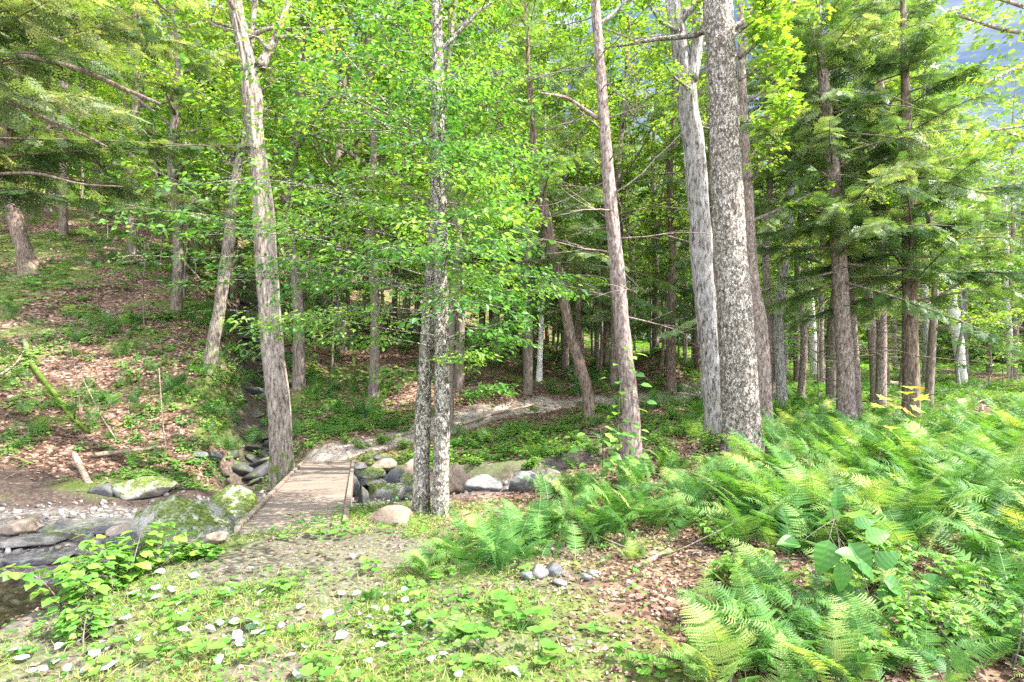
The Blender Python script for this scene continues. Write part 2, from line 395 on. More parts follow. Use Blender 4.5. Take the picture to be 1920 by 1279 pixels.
def _pinna(nl, w):
    V = [(0,0,0),(.012,.5,0),(0,1,0),(-.012,.5,0)]; T = [(0,1,2),(0,2,3)]
    for i in range(nl):
        t = .04+.9*i/nl; ww = w*(1-t)**.75+.02
        h = .55/nl
        for s in (-1, 1):
            b = len(V)
            V += [(0, t-h*.5, 0), (s*ww*.55, t-h*.35, .02), (s*ww, t+h*1.1, -.01), (s*ww*.45, t+h, .02), (0, t+h, 0)]
            T += [(b, b+1, b+4) if s > 0 else (b, b+4, b+1), (b+1, b+3, b+4) if s > 0 else (b+1, b+4, b+3), (b+1, b+2, b+3) if s > 0 else (b+1, b+3, b+2)]
    return np.array(V, float), np.array(T)
PINHI = _pinna(8, .09); 
PINLO = (np.array([(0,0,0),(.085,.25,.01),(0,1,-.03),(-.085,.25,.01)]), np.array([(0,1,2),(0,2,3)]))
def _spray(np_, lo=False):
    """flat hemlock branchlet of length 1: side shoots edged with needles"""
    V = [(-.012,0,0),(.012,0,0),(0,1,0)]; T = [(0,1,2)]
    for i in range(np_):
        t = .05+.9*i/np_; L = .42*(1-t)**.7+.07
        for s in (-1, 1):
            a = math.radians(52+random.uniform(-8, 8)); dx, dy = s*math.sin(a), math.cos(a)
            o = np.array((0, t+random.uniform(-.02, .02), 0)); d = np.array((dx, dy, random.uniform(-.12, .05))); nx = np.array((-dy, dx, 0))
            if lo:
                b = len(V); w_ = random.uniform(.035, .06); V += [o, o+d*L*.5+nx*w_, o+d*L, o+d*L*.5-nx*w_]; T += [(b,b+1,b+2),(b,b+2,b+3)]
            else:
                m = max(3, int(L*11))
                for j in range(m):
                    tt = (j+.2)/m
                    for q in (-1, 1):
                        b = len(V); c = o+d*L*tt; w = .062*(1.1-tt*.6)
                        e = c+d*w*.7+nx*q*w+np.array((0,0,random.uniform(-.01,.01)))
                        V += [c, c+d*L/m*.75, e]; T += [(b,b+1,b+2)]
    return np.array([tuple(v) for v in V], float), np.array(T)
SPRAYHI = [_spray(10) for _ in range(3)]
SPRAYLO = [_spray(6, True) for _ in range(3)]
# ------------------------------------------------------------------ trunks
def trunk_geo(mb, pts, rad, k=32, ds=.08, amp=.03, fur=(14, 1.2), flare=.45, seed=0, knob=0, mi=0):
    p = np.asarray(pts, float); L = np.linalg.norm(np.diff(p, axis=0), axis=1).sum(); n = max(8, int(L/ds))
    q = crv(np.c_[p, np.asarray(rad, float)], n); c = q[:, :3]; rr = q[:, 3]
    h = np.r_[0, np.cumsum(np.linalg.norm(np.diff(c, axis=0), axis=1))]
    def disp(R, a):
        H = h[:, None]+0*a[None]; A = a[None]/(2*PI)+0*H
        f = vnoise(A*fur[0]+seed, H*fur[1]+seed*7+A*0, None) if False else vnoise((A*fur[0]), H*fur[1]+seed*7, fur[0])
        f2 = vnoise(A*fur[0]*2, H*fur[1]*2.7+seed*3, fur[0]*2)
        lob = vnoise(A*5, H*.35+seed, 5)
        R = R*(1+.12*(lob-.5)) + amp*((1-np.abs(2*f-1))*1.2-.6+.6*(f2-.5))*np.minimum(1, R/.15)
        R = R*(1+flare*np.exp(-H/.22)*(.45+1.1*vnoise(A*6, H*0+seed*5, 6)))
        if knob:
            kk = vnoise(A*4, H*1.6+seed*11, 4); R = R*(1+knob*sstep(.72, .95, kk))
        return R
    tube(mb, c, rr, k, .5, mi, disp)
    return c, rr, h
def limb_path(o, d, L, n=6, curl=.15, wob=.12, grav=0., seed=None):
    p = [np.array(o, float)]; d = np.array(d, float)/np.linalg.norm(d)
    for i in range(n):
        d = d+np.array([random.gauss(0, wob), random.gauss(0, wob), random.gauss(0, wob*.6)+curl/n+grav*(i/n)/n*2]); d /= np.linalg.norm(d)
        p.append(p[-1]+d*L/n)
    return np.array(p)
def leaves_along(mb, path, n, tw, leaf, size, flat=.45, mi=1, side=1.0, droop=.1, rbase=None):
    """leaves on short twigs spreading left and right of a branch path"""
    p = crv(path, 24); t = .12+.88*rng.random(n)**.8; i = np.minimum((t*23).astype(int), 22)
    d = nrm(np.gradient(p, axis=0))[i]; o = p[i]
    lat = nrm(np.cross(d, np.array([0, 0, 1.]))+1e-6); s = rng.choice([-1, 1], n)[:, None]
    off = rng.random(n)[:, None]*tw*(1.15-.75*t[:, None])
    twd = nrm(lat*s+d*.9)
    pos = o+twd*off*side+np.c_[rng.normal(0, tw*.10, n), rng.normal(0, tw*.10, n), rng.normal(0, tw*.16*flat*2, n)-droop*off[:, 0]]
    ld = nrm(twd+rng.normal(0, .55, (n, 3))*np.array([1, 1, .45])+np.array([0, 0, -.25]))
    up = nrm(np.array([0, 0, 1.])+rng.normal(0, flat, (n, 3)))
    r = None
    if rbase is not None: r = np.clip(rbase+rng.normal(0, .22, n), 0, 1)
    inst(mb, leaf, pos, frames(ld, up), size*(.65+.6*rng.random(n)), r, mi)
def decid(seed, H=17, r0=.16, spread=3.4, h0=.3, nl=26, subs=6, per=34, leaf=LEAFLO, size=.13, tw=.55, bend=.5, k=10, bark_='bark_far', lm='maple', flat=.45, top=1.0):
    random.seed(seed); global rng; rng = np.random.default_rng(seed)
    T = MB(); Cw = MB()
    pts = [(0, 0, -.3)]+[(random.gauss(0, bend*.3)*z/H*2, random.gauss(0, bend*.3)*z/H*2, z) for z in np.linspace(H*.16, H, 6)]
    rad = [r0*1.1, r0*.95, r0*.85, r0*.7, r0*.55, r0*.35, r0*.08]
    c, rr, h = trunk_geo(T, pts, rad, k, .35, r0*.1, (6, 1.), .35, seed)
    for i in range(nl):
        f = h0+(1-h0)*((i+.5)/nl)**.9; j = int(f*(len(c)-1))
        prof = math.sin(min(1, (1-f)*1.25+.12)*PI*.5)*(.55+.45*math.sin(min(1, (f-h0)/(1-h0)*2.5)*PI/2))
        L = spread*prof*random.uniform(.7, 1.15)+.5
        a = i*2.4+random.uniform(-.4, .4); el = random.uniform(.15, .75)+f*.3
        lp = limb_path(c[j], (math.cos(a)*math.cos(el), math.sin(a)*math.cos(el), math.sin(el)), L, 6, .1, .13, -.3)
        tube(T, crv(lp, 9), np.linspace(rr[j]*.45+.008, .008, 9), 5)
        rb = random.uniform(.3, .8)
        for s in range(subs):
            q = .25+.75*(s+1)/subs; o = crv(lp, 20)[min(19, int(q*19))]
            dd = lp[-1]-lp[0]; az = math.atan2(dd[1], dd[0])+(-1)**s*random.uniform(.4, 1.1); e2 = random.uniform(-.15, .4)
            sl = L*random.uniform(.28, .45)*(1.15-.4*q)
            sp = limb_path(o, (math.cos(az), math.sin(az), e2), sl, 4, 0, .12, -.3)
            tube(T, sp, np.linspace(.012, .004, len(sp)), 3)
            leaves_along(Cw, sp, per, tw*min(1, sl), leaf, size, flat, 0, rbase=rb)
    return T.mesh('trunk', M[bark_], True), Cw.mesh('crown', M[lm])
def hem_branch(T, Cw, o, a, L, el, droop, sprays, sl=.75, step=.16, dense=1.0, bare=.15, rb=.45, r0=.02, tmi=0, cmi=0):
    d = (math.cos(a)*math.cos(el), math.sin(a)*math.cos(el), math.sin(el))
    lp = limb_path(o, d, L, 6, 0, .06, -droop)
    n = 16; q = crv(lp, n); tube(T, q, np.linspace(r0, .004, n), 4, mi=tmi)
    m = max(4, int(L/step)); f = np.linspace(bare, 1, m); f = np.repeat(f, 2)
    gapn = vnoise(f*7+random.uniform(0, 99), f*0+random.uniform(0, 99)); keep = (rng.random(len(f)) < dense) & (gapn > .30); f = f[keep]; s = np.tile([-1, 1], m)[keep]
    f = np.clip(f+rng.normal(0, .01, len(f)), 0, 1)
    if len(f) == 0: return
    x = f*(n-1); i0 = np.minimum(x.astype(int), n-2); w = (x-i0)[:, None]
    pos = q[i0]*(1-w)+q[i0+1]*w; tan = nrm(np.gradient(q, axis=0))[i0]
    lat = nrm(np.cross(tan, np.array([0, 0, 1.])))
    ang = rng.normal(.85, .18, len(f))
    dirs = nrm(lat*(s*np.sin(ang))[:, None]+tan*np.cos(ang)[:, None]+np.c_[np.zeros(len(f)), np.zeros(len(f)), rng.normal(-.34, .26, len(f))])
    ln = sl*(1-.72*f)*np.minimum(1, L/2.4)*rng.uniform(.35, 1.25, len(f))+.14
    up = nrm(np.array([0, 0, 1.])+rng.normal(0, .5, (len(f), 3)))
    R = frames(dirs, up); k = rng.integers(0, 3, len(f)); r = np.clip(rb+rng.normal(0, .2, len(f)), 0, 1)
    for j in range(3):
        mm = k == j; inst(Cw, sprays[j], pos[mm], R[mm], ln[mm], r[mm], cmi)
    inst(Cw, sprays[0], q[-1:], frames(nrm(np.gradient(q, axis=0))[-1:], np.array([[0, 0, 1.]])), .35, [rb], cmi)
def hemlock(seed, H=18, r0=.2, spread=3.2, h0=.2, nb=70, hi=False, bark_='bark_hem', lm='hemlock', step=None, pts=None, rad=None, k=16, dense=1.0, ds=.3, dead=8, slen=.6, hmax=None, amp=.012):
    random.seed(seed); global rng; rng = np.random.default_rng(seed)
    T = MB(); Cw = MB(); spr = SPRAYHI if hi else SPRAYLO
    if pts is None:
        pts = [(0, 0, -.3)]+[(random.gauss(0, .12), random.gauss(0, .12), z) for z in np.linspace(H*.15, H, 6)]
        rad = [r0*1.15, r0, r0*.88, r0*.72, r0*.55, r0*.3, r0*.06]
    c, rr, h = trunk_geo(T, pts, rad, k, ds, amp, (14, 1.5), .4, seed)
    for i in range(nb):
        f = h0+(.99-h0)*((i+random.random())/nb); j = min(len(c)-1, int(f*(len(c)-1)))
        if hmax and c[j][2] > hmax: continue
        L = spread*(1-(f-h0)/(1-h0))**.7*random.uniform(.6, 1.12)+.35
        el = random.gauss(.05, .22)+(f-h0)*.35
        hem_branch(T, Cw, c[j], i*2.4+random.uniform(-.5, .5), L, el, random.uniform(.25, .6), spr, slen, .105 if hi else .15, dense, .12, random.uniform(.25, .7), rr[j]*.16+.008)
    for i in range(dead):
        f = random.uniform(.08, h0+.2); j = int(f*(len(c)-1)); a = random.uniform(0, 2*PI); e = random.uniform(-.3, .5)
        lp = limb_path(c[j], (math.cos(a), math.sin(a), e), random.uniform(.5, 1.9), 5, -.1, .14, -.2)
        tube(T, lp, np.linspace(.014, .003, len(lp)), 4)
        for _ in range(3):
            o = lp[random.randint(2, 4)]; a2 = a+random.uniform(-1, 1)
            sp = limb_path(o, (math.cos(a2), math.sin(a2), random.uniform(-.4, .3)), random.uniform(.25, .7), 3, 0, .15)
            tube(T, sp, np.linspace(.006, .002, len(sp)), 3)
    return T.mesh('trunk', M[bark_], True), (Cw.mesh('crown', M[lm]) if Cw.n else None)
def put_tree(name, label, cat, tm, cm, loc, rz=0, s=1, group=None):
    t = thing(name, label, cat, loc, rz, group); t.scale = (s, s, s)
    link('trunk', tm, t)
    if cm: link('crown', cm, t)
    return t

exec_parts = []
# ------------------------------------------------------------------ ground
def build_ground():
    n = 460; m = 520
    a = np.linspace(-1, 1, n); X = np.sinh(a*4.2)/np.sinh(4.2)*190
    b = np.linspace(-.42, 1, m); Y = 6+np.sinh(b*4.4)/np.sinh(4.4)*190
    X = X[:, None]-1+0*Y[None]; Y = Y[None]+0*X
    Z = ground(X, Y)
    sq = streamq(X, Y); gq, _ = polyd(X, Y, GUL); pq, _ = polyd(X, Y, PATHL)
    nz = fbm(X*1.1+3, Y*1.1, 4)
    R = np.clip((1-sstep(.85, 1.15, sq+(nz-.5)*.5))+(1-sstep(.4, 1.0, gq))*.85, 0, 1)
    soil = 1-sstep(.5, 1.2, pq+(nz-.5)*.6)
    near = (1-sstep(.9, 2.2, np.hypot((X+1.9)/1.3, (Y-4.9)/.8)))*.9
    bank = sstep(.9, 1.0, sq)*(1-sstep(1.12, 1.5, sq))*.8
    open_ = (1-sstep(.2, 1.2, X+fbm(X, Y, 3)*1.4-.7))*(1-sstep(5.5, 7, Y))*sstep(.35, .6, fbm(X*2.3, Y*2.3, 4)+.12)*.8
    Gm = np.clip(np.maximum.reduce([soil, near, bank, open_]), 0, 1)
    g = sstep(.52, .64, fbm(X*.55+20, Y*.55, 4))*.75
    g = np.maximum(g, sstep(0, 1, 1-np.hypot((X-2.15)/.8, (Y-14.2)/.8)))
    g = np.maximum(g, .7*np.exp(-(((X+4)/1.8)**2+((Y-13)/.8)**2)))
    strip = (1-sstep(.2, 1.3, X+fbm(X, Y, 3)*1.4-.7))*(1-sstep(6, 7.5, Y))
    g = np.maximum(g, strip*.22*sstep(.3, .6, fbm(X*3+5, Y*3, 4)))
    g = g*(1-R)*(1-soil)
    mb = MB(); V = np.stack([X, Y, Z], -1).reshape(-1, 3)
    i = np.arange(n-1)[:, None]; j = np.arange(m-1)[None]; A = i*m+j; B = A+m
    T = np.stack([A, B, B+1, A, B+1, A+1], -1).reshape(-1, 3)
    mb.add(V, T); me = mb.mesh('ground', M['ground'], True)
    at = me.attributes.new('mask', 'FLOAT_COLOR', 'POINT')
    at.data.foreach_set('color', np.stack([R, Gm, g, np.ones_like(R)], -1).astype(np.float32).ravel())
    cut = sstep(.68, .85, sq)*(1-sstep(1.3, 1.6, sq))*sstep(8.0, 9.2, Y+np.abs(X+5)*.12)*(1-sstep(-2.2, -1, X))*.92
    cut = np.maximum(cut, (1-sstep(.3, 1.1, gq))*.85)
    a3 = me.attributes.new('trail', 'FLOAT', 'POINT'); a3.data.foreach_set('value', ((1-sstep(.6, 1.1, pq+(nz-.5)*.7))*.9).astype(np.float32).ravel())
    a2 = me.attributes.new('cut', 'FLOAT', 'POINT'); a2.data.foreach_set('value', cut.astype(np.float32).ravel())
    tag(link('ground', me), kind='structure')
    # water
    m_, nt, b_ = mat('stream_water')
    ge = nt.nodes.new('ShaderNodeNewGeometry')
    nz = noise(nt, ge.outputs['Position'], 7, 3, .5, .5)
    bp = nt.nodes.new('ShaderNodeBump'); bp.inputs['Strength'].default_value = .25; bp.inputs['Distance'].default_value = .02
    nt.links.new(nz.outputs[0], bp.inputs['Height'])
    gl = nt.nodes.new('ShaderNodeBsdfGlossy'); gl.inputs['Roughness'].default_value = .03; nt.links.new(bp.outputs[0], gl.inputs['Normal'])
    tr = nt.nodes.new('ShaderNodeBsdfTransparent'); tr.inputs[0].default_value = (.62, .60, .52, 1)
    fr = nt.nodes.new('ShaderNodeFresnel'); fr.inputs[0].default_value = 1.33; nt.links.new(bp.outputs[0], fr.inputs['Normal'])
    ms = nt.nodes.new('ShaderNodeMixShader'); nt.links.new(fr.outputs[0], ms.inputs[0]); nt.links.new(tr.outputs[0], ms.inputs[1]); nt.links.new(gl.outputs[0], ms.inputs[2])
    nt.links.new(ms.outputs[0], nt.nodes['Material Output'].inputs[0])
    mb = MB(); cl = [(-40,-12),(-22,-5),(-10,.8),(-7.6,2.6),(-6.3,4.2),(-5.8,5.8),(-5.5,7.2)]; w = [2.4,2.4,2.8,3.0,3.2,2.8,1.8]
    q = crv(np.c_[np.array(cl, float), w], 60); tn = nrm(np.gradient(q[:, :2], axis=0)); nn = np.c_[-tn[:, 1], tn[:, 0]]
    L_ = q[:, :2]+nn*q[:, 2:3]; R_ = q[:, :2]-nn*q[:, 2:3]
    V = np.r_[np.c_[L_, np.full(60, -.77)], np.c_[R_, np.full(60, -.77)]]
    k = np.arange(59); mb.add(V, np.concatenate([np.c_[k, k+60, k+61], np.c_[k, k+61, k+1]]))
    tag(link('water', mb.mesh('water', m_, True)), kind='structure')
build_ground()

# ------------------------------------------------------------------ rocks
_ico = {}
def ico(sub):
    if sub not in _ico:
        import bmesh
        bm = bmesh.new(); bmesh.ops.create_icosphere(bm, subdivisions=sub, radius=1)
        bm.verts.ensure_lookup_table()
        _ico[sub] = (np.array([v.co[:] for v in bm.verts]), np.array([[v.index for v in f.verts] for f in bm.faces])); bm.free()
    return _ico[sub]
def rock_geo(seed, sub=4, nplanes=11, soft=.0, rough=.04):
    V, T = ico(sub); r = np.random.default_rng(seed)
    n = nrm(r.normal(size=(nplanes, 3))); d = r.uniform(.62, 1.0, nplanes)
    c = np.maximum(V@n.T, .12); q = d[None]/c
    rad = -np.log(np.exp(-q*34).sum(1))/34 if soft == 0 else -np.log(np.exp(-q*soft).sum(1))/soft
    rad = np.clip(rad, .3, 1.15)
    rad = rad*(1+rough*2*(fbm(V[:, 0]*3+seed+V[:, 2]*2, V[:, 1]*3+V[:, 2], 4)-.5)*2)
    return V*rad[:, None], T
def rock(label, u, v, w, h, dep, mt, seed, cat='rock', name='rock', group=None, D=None, tilt=(0, 0), rz=None, sink=.22, z=None, sub=4, loc=None, soft=0):
    """a stone whose foot shows at (u, v); w, h, dep in metres"""
    p = gp(u, v) if loc is None else np.array(loc)
    V, T = rock_geo(seed, sub, soft=soft, rough=.08 if name == 'boulder' else .05)
    V = V*np.array([w/2, dep/2, h/2])/.88
    mb = MB(); mb.add(V, T); o = link(name, mb.mesh(name, M[mt], True))
    o.location = (p[0], p[1]+(dep*.35 if loc is None else 0), (p[2] if z is None else z)+h*(.5-sink))
    rnd = random.Random(seed); o.rotation_euler = (tilt[0], tilt[1], rnd.uniform(-.5, .5) if rz is None else rz)
    return tag(o, label, cat, group)
# ---- stones under and beside the bridge
WALLG = 'dry stones piled at the far end of the footbridge'
# (u, v of the stone's centre, D, width, height, depth, material, label)
def stone_at(label, u, v, D, w, h, dep, mt, seed, tilt=(0, 0), rz=0, group=None, name='rock', cat='rock'):
    if mt == 'rock': mt = 'rock_wet'
    p = P(u, v, D*.90); w *= .95; h *= .95; V, T = rock_geo(seed, 4); V = V*np.array([w/2, dep/2, h/2])/.86
    mb = MB(); mb.add(V, T); o = link(name, mb.mesh(name, M[mt], True)); o.location = p
    o.rotation_euler = (tilt[0], tilt[1], rz); return tag(o, label, cat, group)
S = [
 ('round grey capstone on top of the stone pile beside the bridge', 716, 861, 12.6, .36, .15, .3, 'rock', 0),
 ('pale tan block near the top of the stone pile by the bridge', 722, 872, 12.35, .44, .20, .35, 'rock_warm', 0),
 ('pinkish white stone lodged just left of the twin birch trunk', 772, 881, 12.3, .32, .34, .3, 'rock_warm', 0),
 ('flat mossy slab lying in the upper part of the stone pile', 697, 887, 12.2, .48, .22, .4, 'rock_heavy', 0),
 ('small grey wedge under the top left of the stone pile', 676, 873, 12.4, .24, .12, .3, 'rock', 0),
 ('tan wedge stone between the deck edge and mossy slab', 682, 895, 12.1, .3, .2, .3, 'rock_moss', .2),
 ('small upright blue grey stone against the bridge side', 667, 897, 12.0, .17, .26, .25, 'rock', 0),
 ('rounded brown grey cobble in the middle left of the stone pile', 681, 906, 11.9, .26, .16, .25, 'rock', 0),
 ('moss topped slab in the middle of the stone pile', 711, 905, 11.9, .44, .17, .35, 'rock_heavy', 0),
 ('tilted dark blue grey slab at right of the stone pile', 740, 900, 11.9, .36, .36, .3, 'rock', .5),
 ('large layered boulder streaked with moss, biggest of the stone pile', 716, 927, 11.3, .66, .42, .4, 'rock_heavy', .3),
 ('long blue grey stone under the edge of the deck', 661, 920, 11.5, .2, .46, .3, 'rock', .1),
 ('upright grey slate slab leaning at the foot of the stone pile', 681, 941, 10.9, .22, .52, .14, 'rock', -.12),
 ('mossy green block left of the birch trunk foot', 767, 903, 11.8, .3, .3, .3, 'rock_heavy', .1),
 ('low mossy cobble beside the birch trunk foot', 766, 930, 11.4, .22, .15, .25, 'rock_moss', 0),
 ('grey cobble lying between tilted slab and birch trunk', 749, 921, 11.5, .34, .16, .3, 'rock', .2),
 ('small stone wedged below the large layered boulder', 735, 940, 11.1, .28, .16, .3, 'rock', 0),
 ('flat stone at the bottom right of the stone pile', 752, 948, 10.9, .3, .13, .3, 'rock', .1),
 ('small gap filling stone under the tan capstone', 706, 899, 12.2, .2, .12, .3, 'rock_dark', 0),
 ('dark flat stone at the waterline of the stone pile', 715, 951, 10.9, .5, .12, .4, 'rock_dark', 0)]
for i, (lb, u, v, D, w, h, dp, mt_, tl) in enumerate(S):
    if i == 16: pass
    stone_at(lb, u, v, D, w, h, dp, mt_, 40+i, (0, -tl if mt_ else 0), 0, WALLG)
# a dark earth core behind the pile keeps the gaps closed
stone_at('dark earth packed stone behind the bridge stone pile', 715, 912, 12.6, 1.5, .95, .8, 'rock_dark', 77, group=WALLG)
rock('large boulder mottled with moss and pale lichen left of the bridge', 350, 1018, .95, .85, .8, 'rock_heavy', 31, z=-.72, loc=(-4.0, 7.0, 0), sink=.1, name='boulder', cat='boulder')
rock('narrow lichen covered boulder between the mossy boulder and the bridge', 455, 985, .55, .72, .6, 'rock_heavy', 9, loc=(-3.98, 8.1, -.72), sink=.12, name='boulder', cat='boulder')
rock('dark mossy stone tucked under the left edge of the bridge', 450, 985, .5, .5, .8, 'rock_heavy', 12, loc=(-3.35, 7.35, -.72), sink=.1)
rock('low broad brown boulder in front of the birch twins, beside the deck', 722, 985, .74, .42, .62, 'rock_brown', 15, loc=(-1.37, 6.25, -.10), sink=.4, name='boulder', cat='boulder', soft=6)
rock('yellow green moss capped flat rock in the stream bed', 268, 915, 1.0, .42, .7, 'rock_heavy', 17, loc=tuple(gp(262, 925)), sink=.3)
rock('angular pale grey boulder right of the birch twins', 858, 905, .56, .46, .5, 'rock_warm', 21, loc=(-1.02, 10.4, -.52), sink=.1, name='boulder', cat='boulder')
for i, (lb, u, v, w, h, dp, mt_) in enumerate([
 ('white grey stone in the stream bed just past the angular boulder', 905, 922, .45, .22, .4, 'rock'),
 ('grey stone farther right in the stream bed behind the ferns', 985, 920, .5, .26, .4, 'rock'),
 ('pale rounded stone at the right end of the visible stream bed', 1030, 915, .42, .26, .4, 'rock_warm'),
 ('brown orange cobble at the left picture edge in the gravel', 28, 1005, .42, .25, .35, 'rock_warm'),
 ('small blue grey stone beside the brown orange cobble', 3, 1003, .22, .2, .2, 'rock'),
 ('long flat grey slab at the left edge above the pool', 22, 1030, .75, .14, .5, 'rock_wet'),
 ('broad flat slab in the gravel behind the leafy shrub', 170, 1000, 1.3, .12, .7, 'rock_wet'),
 ('low slab under the leaning broken post', 195, 930, .55, .2, .4, 'rock_wet'),
 ('blue grey stone at the base of the far bank', 398, 862, .35, .2, .3, 'rock'),
 ('second blue grey stone at the base of the far bank', 370, 858, .3, .16, .3, 'rock'),
 ('slab half in the water at the left edge of the pool', 60, 1062, .6, .14, .35, 'rock_wet'),
 ('grey stone behind the stems of the leafy shrub', 228, 1030, .4, .26, .35, 'rock_wet'),
 ('rusty stone in the gravel behind the leafy shrub', 225, 1008, .42, .16, .3, 'rock_warm'),
 ('pale moss tinged stone at the near left corner of the bridge', 402, 1022, .22, .12, .2, 'rock_warm'),
 ('half buried brown slab below the mossy boulder', 345, 1045, .26, .12, .25, 'rock_brown'),
 ('grey stone at the pool edge below the shrub', 135, 1080, .3, .2, .25, 'rock')]):
    rock(lb, u, v, w, h, dp, mt_, 100+i)
for i, (lb, u, v, w, h) in enumerate([
 ('pair of pale stones in the litter in front of the ferns, left one', 1012, 1085, .13, .11),
 ('pale stone touching another in the litter in front of the ferns', 1040, 1082, .15, .11),
 ('small stone left of the pale pair in the litter', 990, 1090, .10, .08),
 ('flat slate chip below the pale pair of stones', 1052, 1100, .10, .04),
 ('bluish stone chip in the brown litter', 1115, 1082, .11, .05),
 ('dark stone chip right of the bluish one', 1100, 1090, .08, .05)]):
    rock(lb, u, v, w, h, .12, 'rock', 150+i, sink=.3, sub=3)
# rocks tumbling down the wet gully
GR = 'dark wet rocks in the hillside gully'
gq = crv(np.array(GUL), 60)
protos = []
for i in range(4):
    V, T = rock_geo(200+i, 3); mb = MB(); mb.add(V*.5, T); protos.append(mb.mesh('rock', M['rock_dark'], True))
random.seed(9)
for i in range(130):
    k = int(random.random()**1.2*59); w = gq[k][2]; x = gq[k][0]+random.gauss(0, .6)*w; y = gq[k][1]+random.gauss(0, .3)
    o = link('rock', random.choice(protos), loc=(x, y, gz(x, y)+.0)); s = .14+.75*random.random()**2.2
    o.scale = (s*random.uniform(.8, 1.5), s*random.uniform(.7, 1.1), s*random.uniform(.25, .6)); o.rotation_euler = (random.uniform(-.5, .5), random.uniform(-.5, .5), random.uniform(0, 6))
    tag(o, 'dark wet rock among others filling the steep gully', 'rock', GR)

# ------------------------------------------------------------------ footbridge
def deck_mat():
    m, nt, b = mat('weathered_deck_boards'); o = objc(nt)
    at = nt.nodes.new('ShaderNodeAttribute'); at.attribute_name = 'rnd'
    g = noise(nt, mapping(nt, o, (1.5, 40, 8)), 3, 6, .7); g2 = noise(nt, o, 2.2, 5, .6)
    c = ramp(nt, g.outputs[0], [(.3, (.10,.075,.06)), (.5, (.19,.145,.12)), (.7, (.28,.225,.195))])
    c = mixc(nt, 1, c, ramp(nt, at.outputs['Fac'], [(0,(.78,.76,.74)),(1,(1.2,1.18,1.15))]), 'MULTIPLY')
    c = mixc(nt, math_(nt, 'MULTIPLY', math_(nt, 'SUBTRACT', g2.outputs[0], .5, True), 2.2, True), c, (.15,.155,.10))
    nt.links.new(c, b.inputs['Base Color']); b.inputs['Roughness'].default_value = .75
    bump(nt, g.outputs[0], b, .5, .006); return m
M['deck'] = deck_mat()
def box(mb, x0, x1, y0, y1, z0, z1, r=.5, bev=.004):
    V = []; 
    for z, i in ((z0, 0), (z1-bev, 0), (z1, bev)):
        V += [(x0+i, y0+i, z), (x1-i, y0+i, z), (x1-i, y1-i, z), (x0+i, y1-i, z)]
    T = [(0, 2, 1), (0, 3, 2), (8, 9, 10), (8, 10, 11)]
    for l in (0, 4):
        for k in range(4):
            a, b = l+k, l+(k+1) % 4; T += [(a, b, b+4), (a, b+4, a+4)]
    mb.add(V, T, r)
def bridge():
    A = np.array([(-2.76-1.70)/2, 5.78, .045]); B = np.array([(-4.50-3.45)/2, 12.35, -.30])
    L = np.linalg.norm(B-A); yaw = math.atan2(-(B[0]-A[0]), B[1]-A[1]); pitch = math.asin((B[2]-A[2])/L)
    t = thing('wooden_footbridge', 'weathered brown plank footbridge crossing the stony stream bed', 'footbridge', tuple(A))
    t.rotation_euler = (pitch, 0, yaw)
    W = .515; mb = MB(); n = 46; p = L/n; rd = random.Random(4)
    for i in range(n):
        e = rd.uniform(-.004, .004); z = rd.uniform(-.002, .002)
        box(mb, -W+.03+e, W-.03+e, i*p+.004, (i+1)*p-.004, -.03, z, rd.random())
    link('deck', mb.mesh('deck', M['deck']), t)
    for s in (-1, 1):
        mb = MB(); xs = sorted([s*(W-.028), s*(W+.03)])
        for j in range(3): box(mb, xs[0], xs[1], j*L/3+.003, (j+1)*L/3-.003, -.20, .035, rd.random())
        link('curb_rail', mb.mesh('curb_rail', M['deck']), t)
        mb = MB(); xs = sorted([s*.22, s*.27]); box(mb, xs[0], xs[1], .05, L-.05, -.22, -.033); link('beam', mb.mesh('beam', M['deck']), t)
    mb = MB(); box(mb, -W+.03, W-.03, -.03, .0, -.16, -.004, .8); link('end_board', mb.mesh('end_board', M['deck']), t)
    mb = MB(); box(mb, -W+.03, W-.03, L+.001, L+.03, -.2, -.004, .8); link('end_board', mb.mesh('end_board', M['deck']), t)
bridge()

# ------------------------------------------------------------------ main trees
def pix_trunk(rows, D, lean=0, zlow=None):
    """rows (u, v, width px) from the foot up, all at distance D (+ lean per metre of height)"""
    pts = []; rad = []
    for u, v, w in rows:
        d = D; p = P(u, v, d); pts.append(p); rad.append(w/F_*d/2*.92)
    return pts, rad
def up_ext(pts, rad, n=3, H=9, dx=None, taper=.1):
    d = np.array(pts[-1])-np.array(pts[-2]); d = d/np.linalg.norm(d)
    if dx is None: dx = d[0]*.5
    p = pts[-1]; r = rad[-1]
    for i in range(1, n+1): pts.append(p+np.array([dx*H*i/n, .02*i, H*i/n])); rad.append(r+(taper*r-r)*i/n)
def localize(pts, rad):
    b = np.array(pts[0], float); g = gz(b[0], b[1]); base = np.array([b[0], b[1], g])
    q = [np.array(p)-base for p in pts]
    q = [np.array([q[0][0], q[0][1], -.25])]+[a for a in q[:] if a[2] > .15]; rad = [rad[0]*1.04]+[r for r, p in zip(rad, pts) if p[2]-g > .15]
    return base, q, rad
def foot(u, v, D=None):
    return gp(u, v)[1] if D is None else D

